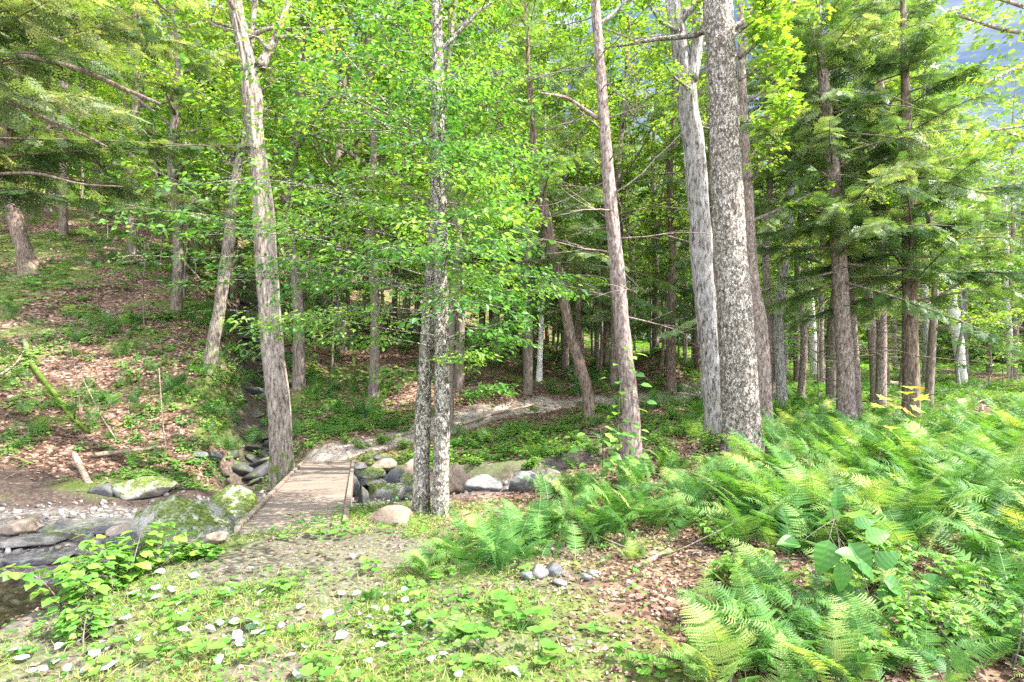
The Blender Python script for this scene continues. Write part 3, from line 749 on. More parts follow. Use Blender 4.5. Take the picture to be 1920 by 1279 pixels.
def big_tree(label, cat, rows, D, bk, ext=8, k=48, ds=.05, amp=.02, fur=(16, .9), seed=1, knob=0, flare=.45, limbs=(), leaf=LEAF, lm='maple', size=.08, nlimb=10, lim_h=(.5, 1), spread=2.6, subs=6, per=26, tw=.5, extra=None, name='deciduous_tree', taper=.1, extra_trunks=()):
    random.seed(seed); global rng; rng = np.random.default_rng(seed)
    pts, rad = pix_trunk(rows, D); up_ext(pts, rad, 3, ext, taper=taper); base, q, rad = localize(pts, rad)
    T = MB(); Cw = MB()
    c, rr, h = trunk_geo(T, q, rad, k, ds, amp, fur, flare, seed, knob)
    allc = [(c, rr)]
    t = thing(name, label, cat, tuple(base))
    for i in range(nlimb):
        f = lim_h[0]+(lim_h[1]-lim_h[0])*(i+.5)/nlimb; j = min(len(c)-1, int(f*(len(c)-1)))
        L = spread*random.uniform(.6, 1.15)*(1.15-.5*f); a = i*2.4+random.uniform(-.4, .4); el = random.uniform(.1, .7)
        lp = limb_path(c[j], (math.cos(a)*math.cos(el), math.sin(a)*math.cos(el), math.sin(el)), L, 6, .1, .13, -.25)
        tube(T, crv(lp, 12), np.linspace(min(.05, rr[j]*.35)+.008, .006, 12), 6); rb = random.uniform(.3, .8)
        for s in range(subs):
            qq = .25+.75*(s+1)/subs; o = crv(lp, 20)[min(19, int(qq*19))]; dd = lp[-1]-lp[0]
            az = math.atan2(dd[1], dd[0])+(-1)**s*random.uniform(.4, 1.1)
            sl = L*random.uniform(.3, .5)*(1.15-.4*qq); sp = limb_path(o, (math.cos(az), math.sin(az), random.uniform(-.15, .35)), sl, 4, 0, .12, -.3)
            tube(T, sp, np.linspace(.009, .003, len(sp)), 3)
            leaves_along(Cw, sp, per, tw*min(1, sl), leaf, size, .4, 0, rbase=rb)
    if extra: extra(T, Cw, base, c, rr)
    link('trunk', T.mesh('trunk', M[bk], True), t)
    for rows2, D2 in extra_trunks:
        p2, r2 = pix_trunk(rows2, D2); up_ext(p2, r2, 2, 2.5, taper=.3)
        q2 = [np.array(p)-base for p in p2]; q2[0][2] = min(q2[0][2], -.2)
        T2 = MB(); trunk_geo(T2, q2, r2, k, ds, amp, fur, flare, seed+1, knob); link('trunk', T2.mesh('trunk', M[bk], True), t)
    if Cw.n: link('crown', Cw.mesh('crown', M[lm]), t)
    return t
def limb_px(T, base, rows, D0, D1=None, k=8, r=None):
    D1 = D0 if D1 is None else D1; n = len(rows)
    pts = [P(u, v, D0+(D1-D0)*i/(n-1))-base for i, (u, v, w) in enumerate(rows)]
    rad = [w/F_*D0/2 for _, _, w in rows]; q = crv(np.c_[np.array(pts), rad], 20)
    tube(T, q[:, :3], q[:, 3], k); return q[:, :3]

# 1 furrowed tree leaning left beside the bridge
def ex1(T, Cw, base, c, rr):
    for rows in [[(488,125,22),(505,95,16),(523,55,13),(540,0,11),(548,-70,9)], [(505,95,9),(470,60,7),(400,40,5),(385,0,4)],
                 [(520,70,7),(560,66,5),(600,58,4),(640,52,3)], [(452,75,9),(420,55,6),(395,40,5),(410,5,3)],
                 [(468,190,7),(440,160,4),(400,120,3)]]:
        p = limb_px(T, base, rows, 11.2, 11.2+random.uniform(-.6, .6)); leaves_along(Cw, p, 160, .7, LEAF, .09, .45, 0, rbase=.7)
big_tree('furrowed grey brown tree leaning left beside the far left end of the footbridge', 'tree',
    [(531,925,47),(527,840,43),(523,760,42),(514,680,41),(506,600,40),(499,500,40),(494,400,38),(485,310,35),(476,230,33),(474,190,38),(464,120,30),(452,60,27),(440,0,25)],
    11.2, 'bark_ash', 7, 64, .04, .03, (18, .8), 3, 0, .4, extra=ex1, nlimb=9, lim_h=(.7, 1), spread=3, per=30)
# 2 slimmer leaning tree to its left on the slope
D2 = gp(392, 696)[1]
big_tree('slimmer grey tree leaning right on the slope left of the furrowed tree', 'tree',
    [(390,700,27),(400,640,24),(410,590,23),(420,520,22),(430,450,20),(436,395,19),(444,330,17),(455,270,16),(462,200,13),(470,100,11),(478,0,10)],
    D2, 'bark_ash', 5, 32, .07, .018, (12, 1.0), 7, .15, .25, nlimb=16, lim_h=(.42, 1), spread=2.6, size=.12, leaf=LEAFLO, per=40)
# 3 twin stem birch with leafy sprays in front
def ex3(T, Cw, base, c, rr):
    for i in range(94):
        z = (1.35+i*.135 if i < 50 else 2.0+(i-50)*.06)+random.uniform(-.1, .1)
        j = int(np.argmin(abs(c[:, 2]-z))); a = i*2.4+random.uniform(-.5, .5)

        if i >= 50: a = random.choice([random.gauss(3.4, .4), random.gauss(5.9, .45), random.gauss(4.7, .6)])
        L = random.uniform(1.2, 2.5)*(.7 if z < 2.0 else 1)*(1-.4*sstep(3.6, 5, z))*(.62 if math.cos(a) > .1 else 1)*(1.3 if i >= 50 and math.cos(a) < -.5 else 1); el = random.uniform(.0, .35)
        lp = limb_path(c[j], (math.cos(a)*math.cos(el), math.sin(a)*.75*math.cos(el), math.sin(el)), L, 6, 0, .1, -.45)
        tube(T, crv(lp, 12), np.linspace(.008, .002, 12), 5); rb = random.uniform(.05, .8)
        leaves_along(Cw, lp, 50 if z < 4 else 26, .3, LEAF, .066, .35, 0, rbase=rb)
        for s in range(7):
            qq = .2+.8*(s+1)/7; o = crv(lp, 20)[min(19, int(qq*19))]; dd = lp[-1]-lp[0]
            az = math.atan2(dd[1], dd[0])+(-1)**s*random.uniform(.5, 1.0)
            sl = L*random.uniform(.22, .42)*(1.2-.5*qq); sp = limb_path(o, (math.cos(az), math.sin(az), random.uniform(-.2, .15)), sl, 4, 0, .1, -.3)
            tube(T, sp, np.linspace(.003, .001, len(sp)), 3)
            leaves_along(Cw, sp, 28 if z < 4 else 18, .27, LEAF, random.uniform(.052, .075), .35, 0, rbase=rb)
D3 = 6.45
big_tree('twin stemmed tree with speckled flaky bark standing right of the footbridge', 'tree',
    [(825,972,35),(827,900,33),(829,800,31),(829,700,29),(827,600,29),(827,500,28),(826,400,26),(824,250,23),(822,120,21),(818,0,19)],
    D3, 'bark_birch_fine', 5, 48, .04, .012, (16, 3), 11, .1, .22, nlimb=5, lim_h=(.65, 1), lm='beech', size=.08, spread=1.7, subs=4, per=14, extra=ex3, tw=.4,
    extra_trunks=[([(788,975,37),(790,900,33),(792,800,31),(797,700,29),(804,600,28),(812,480,26),(817,380,22),(819,260,18),(817,140,14)], D3+.12)])
# 4 brown straight trunk
def ex4(T, Cw, base, c, rr):
    for i in range(34):
        f = .30+.7*i/34; j = int(f*(len(c)-1)); a = i*2.4; e = random.uniform(-.5, .7)
        lp = limb_path(c[j], (math.cos(a), math.sin(a), e), random.uniform(.7, 2.2), 6, .1, .12, -.1)
        tube(T, lp, np.linspace(.016, .003, len(lp)), 4)
        for _ in range(4):
            o = lp[random.randint(2, 5)]; a2 = a+random.uniform(-1, 1); sp = limb_path(o, (math.cos(a2), math.sin(a2), random.uniform(-.4, .5)), random.uniform(.3, .8), 4, 0, .15)
            tube(T, sp, np.linspace(.006, .002, len(sp)), 3)
    p = limb_px(T, base, [(1120,222,9),(1095,205,7),(1065,185,6),(1035,178,5),(1010,174,4)], 9.1, 8.4); leaves_along(Cw, p, 60, .5, LEAFLO, .09, .4, 0)
big_tree('slender brown trunk with bare thin branches, right of the twin stemmed tree', 'tree',
    [(1186,862,40),(1184,800,36),(1180,740,34),(1172,670,32),(1164,580,30),(1154,470,28),(1144,370,26),(1135,260,23),(1128,160,21),(1122,80,19),(1116,0,18)],
    9.1, 'bark_hem', 6, 48, .045, .012, (16, 1.6), 17, .1, .3, nlimb=8, lim_h=(.72, 1), extra=ex4, name='hemlock_tree', size=.09, leaf=LEAFLO, spread=2)
# 5 pale wavy maple
def ex5(T, Cw, base, c, rr):
    p = limb_px(T, base, [(1295,150,26),(1305,100,22),(1308,50,20),(1305,0,18),(1300,-100,15)], 10.8, 10.8, 20)
    for rows in [[(1300,80,8),(1320,40,6),(1325,-10,4)], [(1275,60,8),(1240,40,6),(1215,5,4)], [(1300,170,5),(1270,150,4),(1250,125,3)]]:
        p = limb_px(T, base, rows, 10.8, 10.2); leaves_along(Cw, p, 130, .5, LEAF, .10, .45, 0, rbase=.65)
big_tree('pale grey trunk with wavy ridges and knots, close left of the thickest tree', 'tree',
    [(1340,835,36),(1337,780,33),(1333,700,34),(1328,620,38),(1325,575,44),(1318,500,41),(1312,420,42),(1306,340,40),(1300,270,37),(1290,200,38),(1283,130,38),(1272,60,32),(1262,0,28)],
    10.9, 'bark_maple', 7, 56, .045, .03, (9, 1.1), 23, .22, .3, extra=ex5, nlimb=11, lim_h=(.68, 1), spread=3, per=34)
# 6 thickest tree
def ex6(T, Cw, base, c, rr):
    for rows in [[(1385,150,8),(1420,130,6),(1450,120,5),(1475,90,3)], [(1385,60,8),(1420,30,6),(1440,0,4)], [(1390,230,6),(1430,220,5),(1480,190,3)], [(1385,110,8),(1420,80,6),(1440,50,4)]]:
        p = limb_px(T, base, rows, 9.3, 8.8); leaves_along(Cw, p, 170, .6, MAPLE, .11, .45, 0, rbase=.7)
big_tree('thickest trunk with flaky speckled bark and a pale strip, standing in the ferns', 'tree',
    [(1393,845,78),(1391,800,72),(1387,740,70),(1382,660,68),(1376,580,66),(1368,480,62),(1363,380,60),(1359,280,57),(1356,180,55),(1351,90,54),(1345,0,54)],
    9.3, 'bark_birch', 8, 96, .035, .018, (30, 3.2), 29, .05, .5, extra=ex6, nlimb=10, lim_h=(.7, 1), spread=3.2, size=.09, per=34)
# 7 trunk behind it
big_tree('smooth brown grey trunk half hidden behind the thickest tree', 'tree',
    [(1434,800,38),(1430,740,33),(1427,660,32),(1422,600,32),(1412,540,27),(1407,460,23),(1404,380,20),(1398,280,17),(1392,150,14),(1388,0,11)],
    13.0, 'bark_hem', 4, 36, .07, .012, (12, 1.4), 31, .12, .3, nlimb=16, lim_h=(.45, 1), spread=2.4, size=.11, leaf=LEAFLO, name='hemlock_tree')
# hemlocks at right
def hem_px(label, rows, D, seed, ext=6, nb=90, spread=3.2, h0=.2, bk='bark_hem', lm='hemlock', hi=True, k=32, dead=14, dense=1., ds=.08, name='hemlock_tree', extra=None, slen=.52, hmax=None, group=None):
    pts, rad = pix_trunk(rows, D); up_ext(pts, rad, 3, ext); base, q, rad = localize(pts, rad)
    tm, cm = hemlock(seed, spread=spread, h0=h0, nb=nb, hi=hi, bark_=bk, lm=lm, pts=q, rad=rad, k=k, dense=dense, ds=ds, dead=dead, slen=slen, hmax=hmax)
    t = thing(name, label, 'tree', tuple(base), 0, group); link('trunk', tm, t)
    if cm: link('crown', cm, t)
    return t
hem_px('tall hemlock with drooping fans of needles and a sunlit spot on its reddish trunk',
    [(1586,805,40),(1586,760,34),(1584,680,31),(1579,600,30),(1574,500,28),(1568,420,28),(1562,340,27),(1555,260,24),(1546,170,20),(1538,80,16),(1532,0,13)], 13.6, 41, 11, 92, 4.0, .27, dead=34, slen=.5)
hem_px('thin shaded trunk leaning against the right side of the reddish hemlock',
    [(1607,795,20),(1604,700,17),(1598,600,15),(1588,480,14),(1578,380,12),(1570,250,9),(1565,120,6)], 14.6, 42, 2, 22, 1.8, .5, lm='hemlock')
hem_px('straight hemlock with dark bark right of the reddish trunk, low boughs crossing it',
    [(1708,800,34),(1708,740,30),(1707,660,28),(1706,560,26),(1705,460,25),(1703,360,24),(1700,260,20),(1697,160,15),(1694,60,11)], 13.8, 43, 9, 80, 3.8, .27, dead=30, slen=.5, bk='bark_dark')
hem_px('short leaning brown trunk between the two tall hemlocks',
    [(1645,755,24),(1642,700,21),(1637,640,18),(1631,580,16),(1626,500,14),(1622,400,12),(1618,280,9),(1615,150,6)], gp(1645, 758)[1], 44, 2, 40, 2.4, .4, hi=False)
hem_px('grey speckled trunk just right of the dark hemlock',
    [(1741,722,19),(1738,660,17),(1734,600,16),(1731,520,16),(1728,440,15),(1726,360,13),(1722,240,10),(1720,100,7)], gp(1741, 724)[1], 45, 3, 60, 3.2, .35, bk='bark_maple', hi=False)
big_tree('crooked white barked tree with a knobby bend behind the right hemlocks', 'tree',
    [(1806,716,15),(1801,680,17),(1795,640,19),(1791,600,22),(1783,570,20),(1788,530,16),(1790,480,14),(1786,400,11),(1780,320,8)],
    gp(1806, 718)[1], 'bark_white', .8, 24, .1, .01, (8, 2), 46, .2, .3, nlimb=14, lim_h=(.4, 1), spread=3, size=.14, leaf=LEAFLO, per=30)
big_tree('straight white birch near the right picture edge', 'tree',
    [(1897,706,14),(1893,640,12),(1889,560,11),(1887,500,11),(1884,400,9),(1878,330,7)],
    gp(1897, 708)[1], 'bark_white', .8, 24, .1, .008, (8, 2), 47, 0, .3, nlimb=14, lim_h=(.5, 1), spread=3, size=.14, leaf=LEAFLO, per=30)
big_tree('pale peeling birch left of the reddish hemlock in the middle distance', 'tree',
    [(1529,704,18),(1526,660,16),(1522,600,14),(1518,540,13),(1513,480,11),(1508,400,10),(1502,300,8),(1498,200,6)],
    gp(1529, 706)[1], 'bark_white', .8, 24, .1, .01, (8, 2), 48, .1, .3, nlimb=14, lim_h=(.45, 1), spread=3.4, size=.15, leaf=LEAFLO, per=30)
big_tree('thin pale birch leaning left on the middle hillside', 'tree',
    [(1010,712,13),(1013,660,11),(1015,600,10),(1017,540,9),(1018,480,8),(1020,380,7),(1022,250,5)],
    gp(1010, 714)[1], 'bark_white', 3, 20, .12, .006, (8, 2), 49, 0, .3, nlimb=12, lim_h=(.45, 1), spread=3, size=.14, leaf=LEAFLO, per=26)
hem_px('leaning hemlock rising from the mossy mound beside the trail',
    [(1110,768,24),(1098,720,22),(1083,670,22),(1070,630,20),(1058,570,21),(1045,510,22),(1030,440,22),(1018,380,20),(1006,310,17),(998,220,13),(990,120,10)], gp(1110, 770)[1], 50, 3, 70, 3.0, .33, bk='bark_dark', hi=False)
hem_px('dark curved hemlock on the far left slope, its foot bent downhill',
    [(62,512,40),(48,480,32),(36,440,27),(24,390,26),(14,340,25),(10,270,24),(16,200,22),(35,140,19),(52,80,16),(66,10,13)], gp(66, 512)[1], 51, 5, 80, 4.2, .4, bk='bark_dark', lm='hemlock_dark', hi=False)
# off frame hemlock whose boughs hang into the top left
def left_hem():
    random.seed(77); global rng; rng = np.random.default_rng(77)
    x, y = -10.6, 9.6; g = gz(x, y); base = np.array([x, y, g])
    T = MB(); Cw = MB(); q = [(0,0,-.3),(.05,0,2),(.0,.05,5),(-.05,0,9),(0,0,13)]
    c, rr, h = trunk_geo(T, q, [.27,.24,.2,.14,.03], 32, .1, .015, (14, 1.5), .4, 3)
    for i in range(30):
        z = 5.0+6.0*(i/30); j = int(np.argmin(abs(c[:, 2]-z))); a = random.uniform(-.75, .55)
        L = random.uniform(4.4, 6.6)*(1-max(0, z-8)*.12)
        hem_branch(T, Cw, c[j], a, L, random.uniform(-.05, .25), random.uniform(.15, .38), SPRAYHI, .6, .09, random.choice([.9, .7, .5]), .12, random.uniform(.15, .95), .03)
    for i in range(24):
        z = 2.5+9*(i/24); j = int(np.argmin(abs(c[:, 2]-z))); a = random.uniform(.7, 5.4)
        hem_branch(T, Cw, c[j], a, random.uniform(1.5, 3.5), .1, .4, SPRAYLO, .8, .2, 1, .12, .4, .03)
    for rows in [[(-60,95,12),(60,108,10),(160,135,9),(240,170,7),(300,195,5)], [(-60,160,8),(60,210,6),(150,250,5),(200,275,3)], [(-60,330,7),(60,325,5),(150,345,4),(230,350,2)], [(300,195,4),(318,188,3),(324,170,2)]]:
        limb_px(T, base, rows, 9.0, 8.2)
    t = thing('hemlock_tree', 'hemlock outside the left edge whose dark drooping boughs fill the top left corner', 'tree', tuple(base))
    link('trunk', T.mesh('trunk', M['bark_dark'], True), t); link('crown', Cw.mesh('crown', M['hemlock_dark']), t)
left_hem()
# maple outside the right edge reaching into the sky gap
def right_maple():
    random.seed(78); global rng; rng = np.random.default_rng(78)
    x, y = 10.2, 9.2; g = gz(x, y); base = np.array([x, y, g]); T = MB(); Cw = MB()
    c, rr, h = trunk_geo(T, [(0,0,-.3),(0,.1,3),(.1,.1,6),(0,0,10),(.1,0,14)], [.2,.18,.15,.1,.03], 24, .15, .01, (10, 1), .4, 5)
    for rows in [[(2100,120,16),(1960,70,9),(1880,55,6),(1800,30,4)], [(2100,100,14),(1960,110,8),(1900,130,6),(1840,160,3)], [(2100,200,12),(1980,220,7),(1920,235,5),(1860,245,3)], [(2090,20,12),(1960,20,8),(1880,0,5),(1820,-20,3)],
                 [(2100,300,9),(1990,290,6),(1930,262,4),(1890,250,3)], [(2080,-60,10),(1950,-70,8),(1850,-90,5)]]:
        p = limb_px(T, base, rows, 9.2, 7.8)
        leaves_along(Cw, p, 260, .75, LEAF, .095, .4, 0, rbase=.7)
    for i in range(14):
        j = int((.35+.65*i/14)*(len(c)-1)); a = random.uniform(-1.6, 1.6); lp = limb_path(c[j], (math.cos(a), math.sin(a), .5), random.uniform(2, 3.2), 6, 0, .12, -.2)
        tube(T, lp, np.linspace(.05, .008, len(lp)), 5); leaves_along(Cw, lp, 150, 1.0, LEAFLO, .11, .45, 0, rbase=.6)
    t = thing('maple_tree', 'maple outside the right edge whose light green sprays hang against the blue sky', 'tree', tuple(base))
    link('trunk', T.mesh('trunk', M['bark_ash'], True), t); link('crown', Cw.mesh('crown', M['maple']), t)
right_maple()

# ------------------------------------------------------------------ background forest from prototypes
DP = [decid(300+i, H=random.uniform(16, 19), spread=3.5, h0=.2, nl=30, subs=7, per=64, size=.135, tw=.7) for i in range(4)]
DP2 = [decid(320+i, H=14, spread=3.2, h0=.06, nl=34, subs=6, per=56, size=.14, tw=.65, lm='beech') for i in range(2)]
HP = [hemlock(340+i, H=17, r0=.17, spread=2.8, h0=.16, nb=64, hi=False, dense=.9, bark_='bark_dark', lm='hemlock' if i else 'hemlock_dark') for i in range(3)]
HP2 = [hemlock(350+i, H=18, r0=.14, spread=2.7, h0=.42, nb=56, hi=False, dense=.9, bark_='bark_hem' if i else 'bark_maple', dead=26) for i in range(2)]
SP = [decid(360+i, H=5.2, r0=.03, spread=1.5, h0=.18, nl=16, subs=5, per=26, size=.11, tw=.35, lm='beech', k=6, bend=.5) for i in range(3)]
PP = [decid(380+i, H=15, r0=.08, spread=1.8, h0=.55, nl=14, subs=5, per=34, size=.16, tw=.55, k=8) for i in range(2)]
SUN = np.array([.80, -.18, .95])
placed = []
def bg(kind, x, y, s, label, group, cat='tree', name='deciduous_tree'):
    tm, cm = random.choice(kind)
    g = gz(x, y); put_tree(name, label, cat, tm, cm, (x, y, g-.05), random.uniform(0, 6.28), s, group); placed.append((x, y))
random.seed(21)
for (u, D, k_, s_) in [(1470,17.5,0,1.0),(1560,19,1,1.0),(1650,17,0,.95),(1740,18,1,.72),(1800,27,0,.55),(1700,24,1,.9)]:
    bg(DP if k_ else HP2, (u-CX)/F_*D, D, s_, 'tall tree filling the canopy behind the right hand hemlocks', 'trees filling the canopy at the upper right', name='forest_tree')
# mid hill trunks seen individually
for (u, v, kind, s, lb, nm) in [
    (615, 584, HP, 1.1, 'dark hemlock with flared foot standing on sunlit litter, right of the furrowed tree', 'hemlock_tree'),
    (655, 636, HP, .85, 'hemlock with mossy foot, lowest of the middle hillside group', 'hemlock_tree'),
    (686, 604, HP, .95, 'greenish hemlock trunk between the mossy footed one and the twin birch', 'hemlock_tree'),
    (716, 630, PP, .9, 'slim dark pole tree left of the twin birch on the litter slope', 'deciduous_tree'),
    (738, 602, HP, .8, 'slim reddish hemlock with mossy foot behind the twin birch', 'hemlock_tree'),
    (780, 632, HP, .8, 'dark hemlock seen just left of the twin birch stems', 'hemlock_tree'),
    (175, 412, HP, 1.1, 'dark hemlock standing high on the left slope', 'hemlock_tree'),
    (293, 436, PP, 1.1, 'pale pole tree on the left slope above the log pile', 'deciduous_tree'),
    (345, 560, SP, 1.5, 'forked thin sapling right of the log pile on the left slope', 'sapling'),
    (545, 590, SP, 1.5, 'thin dark sapling just right of the furrowed tree', 'sapling'),
    (735, 830, None, 1, '', ''),
    (1055, 620, HP, .9, 'shaded hemlock behind the leaning one on the middle slope', 'hemlock_tree'),
    (1108, 640, PP, 1.1, 'dark straight pole left of the slender brown trunk', 'deciduous_tree'),
    (1190, 660, PP, 1.0, 'dark pole just right of the slender brown trunk', 'deciduous_tree'),
    (1240, 690, PP, .9, 'thin pole above the dark earth bank', 'deciduous_tree'),
    (1476, 690, PP, .6, 'very thin pole left of the peeling birch', 'deciduous_tree'),
    (1506, 692, PP, .7, 'second thin pole beside the peeling birch', 'deciduous_tree'),
    (1855, 700, HP, .8, 'hemlock between the crooked white tree and the straight birch', 'hemlock_tree'),
    (1925, 705, HP, 1.0, 'brown trunk cut by the right picture edge', 'hemlock_tree')]:
    if kind is None: continue
    p = gp(u, v); bg(kind, p[0], p[1], s, lb, None, name=nm, cat='sapling' if nm == 'sapling' else 'tree')
# yellow green crowns filling the top middle
for (u, D, kd) in [(250,24,0),(330,19,0),(560,17.5,0),(640,22,0),(700,18,0),(760,26,0),(860,19,0),(930,24,0),(990,19,0),(1060,25,0),(1150,22,0),(1230,27,0),(120,27,0),(430,27,0),(520,30,0),(20,30,0),(840,15.5,0)]:
    x = (u-CX)/F_*D; bg(DP, x, D, random.uniform(.9, 1.1), 'yellow green maple whose crown fills the top of the picture behind the front trunks', 'yellow green maples behind the front trunks', name='maple_tree')
for (u, D) in [(1330,19),(1440,18),(1500,21),(1640,20),(1690,24),(1400,24),(1540,26),(1600,30),(1740,31),(1900,30),(1680,37),(1810,36),(1470,33),(1260,21),(960,28),(1090,29)]:
    x = (u-CX)/F_*D; bg(HP2 if u > 1300 else HP, x, D, random.uniform(.8, 1.05), 'hemlock in the middle distance among the right hand trees', 'hemlocks in the middle distance at right', name='hemlock_tree')
def clear0(x, y, d): return all((x-a)**2+(y-b)**2 > d*d for a, b in placed)
k_ = 0
for i in range(400):
    D = random.uniform(21, 40); u = random.uniform(900, 1420); x = (u-CX)/F_*D
    if not clear0(x, D, 1.0): continue
    bg(PP+HP[1:2], x, D, random.uniform(.6, 1.0), 'slender dark trunk in the dense stand behind the slender brown trunk', 'slender trunks of the dense middle stand'); k_ += 1
    if k_ >= 62: break
def clear(x, y, d): return all((x-a)**2+(y-b)**2 > d*d for a, b in placed)
n_ = 0; tries = 0
while n_ < 150 and tries < 6000:
    tries += 1
    y = 22+70*random.random()**1.15; x = random.uniform(-1.25, 1.25)*y
    u = CX+x/y*F_
    if not clear(x, y, 2.2): continue
    if y < 26 and -6 < x < 9 : continue
    # the thinner stand lets the sky in at the upper right
    if u > 1740 and u < 2000 and y < 56: continue
    s = random.uniform(.85, 1.15)*(1+.25*sstep(35, 80, y))*(1 if u < 1650 else .8)
    r = random.random()
    if r < .42: bg(DP, x, y, s, 'broadleaf tree deep in the forest background', 'broadleaf trees deep in the background')
    elif r < .78: bg(HP, x, y, s, 'hemlock deep in the forest background', 'hemlocks deep in the background', name='hemlock_tree')
    elif r < .9: bg(DP2, x, y, s, 'low branched green tree deep in the forest background', 'low branched trees deep in the background')
    else: bg(PP, x, y, s, 'thin pole tree deep in the forest background', 'pole trees deep in the background')
    n_ += 1
for i in range(70):
    y = random.uniform(17, 42); x = random.uniform(-.95, .95)*y
    if not clear(x, y, 1.2): continue
    if -3 < x < 4 and y < 22: continue
    bg(SP, x, y, random.uniform(.6, 1.25), 'thin leafy understory sapling under the forest trees', 'understory saplings', cat='sapling', name='sapling')
print('bg', n_)

# ------------------------------------------------------------------ ferns
def fern_geo(seed, n, L, hi, lean=None, spread=.12, arch=1.0, mt='fern'):
    random.seed(seed); global rng; rng = np.random.default_rng(seed); mb = MB()
    for i in range(n):
        a = i*2.4+random.uniform(-.3, .3) if lean is None else lean+random.gauss(0, .55)
        l = L*random.uniform(.7, 1.15); th0 = random.uniform(.1, .35); th1 = random.uniform(1.1, 1.7)*arch
        m = 30; t = np.linspace(0, 1, m); th = th0+(th1-th0)*t**1.4
        dz = np.cos(th)*l/m; dr = np.sin(th)*l/m
        q = np.c_[np.cumsum(dr)*math.cos(a), np.cumsum(dr)*math.sin(a), np.cumsum(dz)]
        tw = rng.normal(0, .03, (1, 3))*t[:, None]**2; q = q+tw*l*3
        o = np.array([random.gauss(0, spread), random.gauss(0, spread), -.02]); q = q+o
        tube(mb, q[::3], np.linspace(.004, .001, len(q[::3])), 3, r=.9)
        k = 22 if hi else 15; tt = np.linspace(.16, .985, k); ii = (tt*(m-1)).astype(int)
        tan = nrm(np.gradient(q, axis=0))[ii]; sd = nrm(np.cross(tan, np.array([0, 0, 1.]))); roll = random.uniform(-.5, .5)
        nn = np.cross(sd, tan); sd = sd*math.cos(roll)+nn*math.sin(roll)
        ln = l*.205*np.sin(np.clip((1-tt)*1.5+.02, 0, 1)*PI/2)**.9*np.clip((tt-.02)/.22, .35, 1)+.008
        rb = random.uniform(.05, .75) if random.random() < .93 else 1.0
        for s in (-1, 1):
            d = nrm(sd*s+tan*.35+np.array([0, 0, -.12])+rng.normal(0, .05, (k, 3)))
            up = np.cross(sd, tan)
            inst(mb, PINHI if hi else PINLO, q[ii], frames(d, up), ln*rng.uniform(.9, 1.1, k), np.clip(rb+rng.normal(0, .08, k), 0, 1))
    return mb.mesh('fern', M[mt])
FERN = [fern_geo(500, 10, .58, True, arch=1.1), fern_geo(501, 12, .64, True, arch=1.15), fern_geo(502, 10, .57, True, lean=2.5, spread=.2, arch=.9), fern_geo(503, 11, .6, True, lean=2.9, spread=.24, arch=1.0), fern_geo(504, 9, .5, True, lean=4.0, spread=.22, arch=1.15), fern_geo(505, 7, .46, True, spread=.16, arch=1.25)]
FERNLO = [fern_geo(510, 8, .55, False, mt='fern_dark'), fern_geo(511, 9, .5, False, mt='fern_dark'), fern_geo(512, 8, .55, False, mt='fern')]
random.seed(33)
fern_xy = []
def inpoly(u, v, poly):
    c = False; n = len(poly)
    for i in range(n):
        (a, b), (d, e) = poly[i], poly[(i+1) % n]
        if (b > v) != (e > v) and u < (d-a)*(v-b)/(e-b)+a: c = not c
    return c
def put_fern(x, y, s, protos, label, group):
    o = link('fern', random.choice(protos), loc=(x, y, gz(x, y))); o.scale = (s, s, s*random.uniform(.7, 1.0)); o.rotation_euler = (random.gauss(0, .12), random.gauss(0, .12), random.uniform(-1.2, 1.2) if protos is FERN else random.uniform(0, 6.28))
    tag(o, label, 'fern', group); fern_xy.append((x, y))
def scatter(poly, n, dmin, fn, ymax=1e9):
    us = [p[0] for p in poly]; vs = [p[1] for p in poly]; got = 0; tr = 0; pts = []
    while got < n and tr < n*30:
        tr += 1; D = None
        # uniform over the ground: weight rows by distance squared
        u = random.uniform(min(us), max(us)); v = random.uniform(min(vs), max(vs))
        if not inpoly(u, v, poly): continue
        p = gp(u, v)
        if p[1] > ymax or any((p[0]-a)**2+(p[1]-b)**2 < dmin*dmin for a, b in pts): continue
        pts.append((p[0], p[1])); fn(p[0], p[1]); got += 1
    return pts
# dense bank right
scatter([(1330,1000),(1500,960),(1980,900),(2050,1130),(1960,1180),(1800,1060),(1640,1040),(1480,1060)], 34, .26, lambda x, y: put_fern(x, y, random.uniform(.95, 1.3), FERN[:2]+FERN[3:4], 'bright green fern in the dense bank at the right foreground', 'ferns of the right foreground bank'))
scatter([(1380,890),(1960,850),(2050,960),(1400,1000)], 46, .3, lambda x, y: put_fern(x, y, random.uniform(.95, 1.3), FERN, 'bright green fern in the dense bank at the right foreground', 'ferns of the right foreground bank'))
scatter([(1420,815),(1960,790),(1960,870),(1420,900)], 44, .42, lambda x, y: put_fern(x, y, random.uniform(.9, 1.25), FERN, 'fern in the sunlit bank behind the right foreground ferns', 'ferns of the sunlit middle bank at right'))
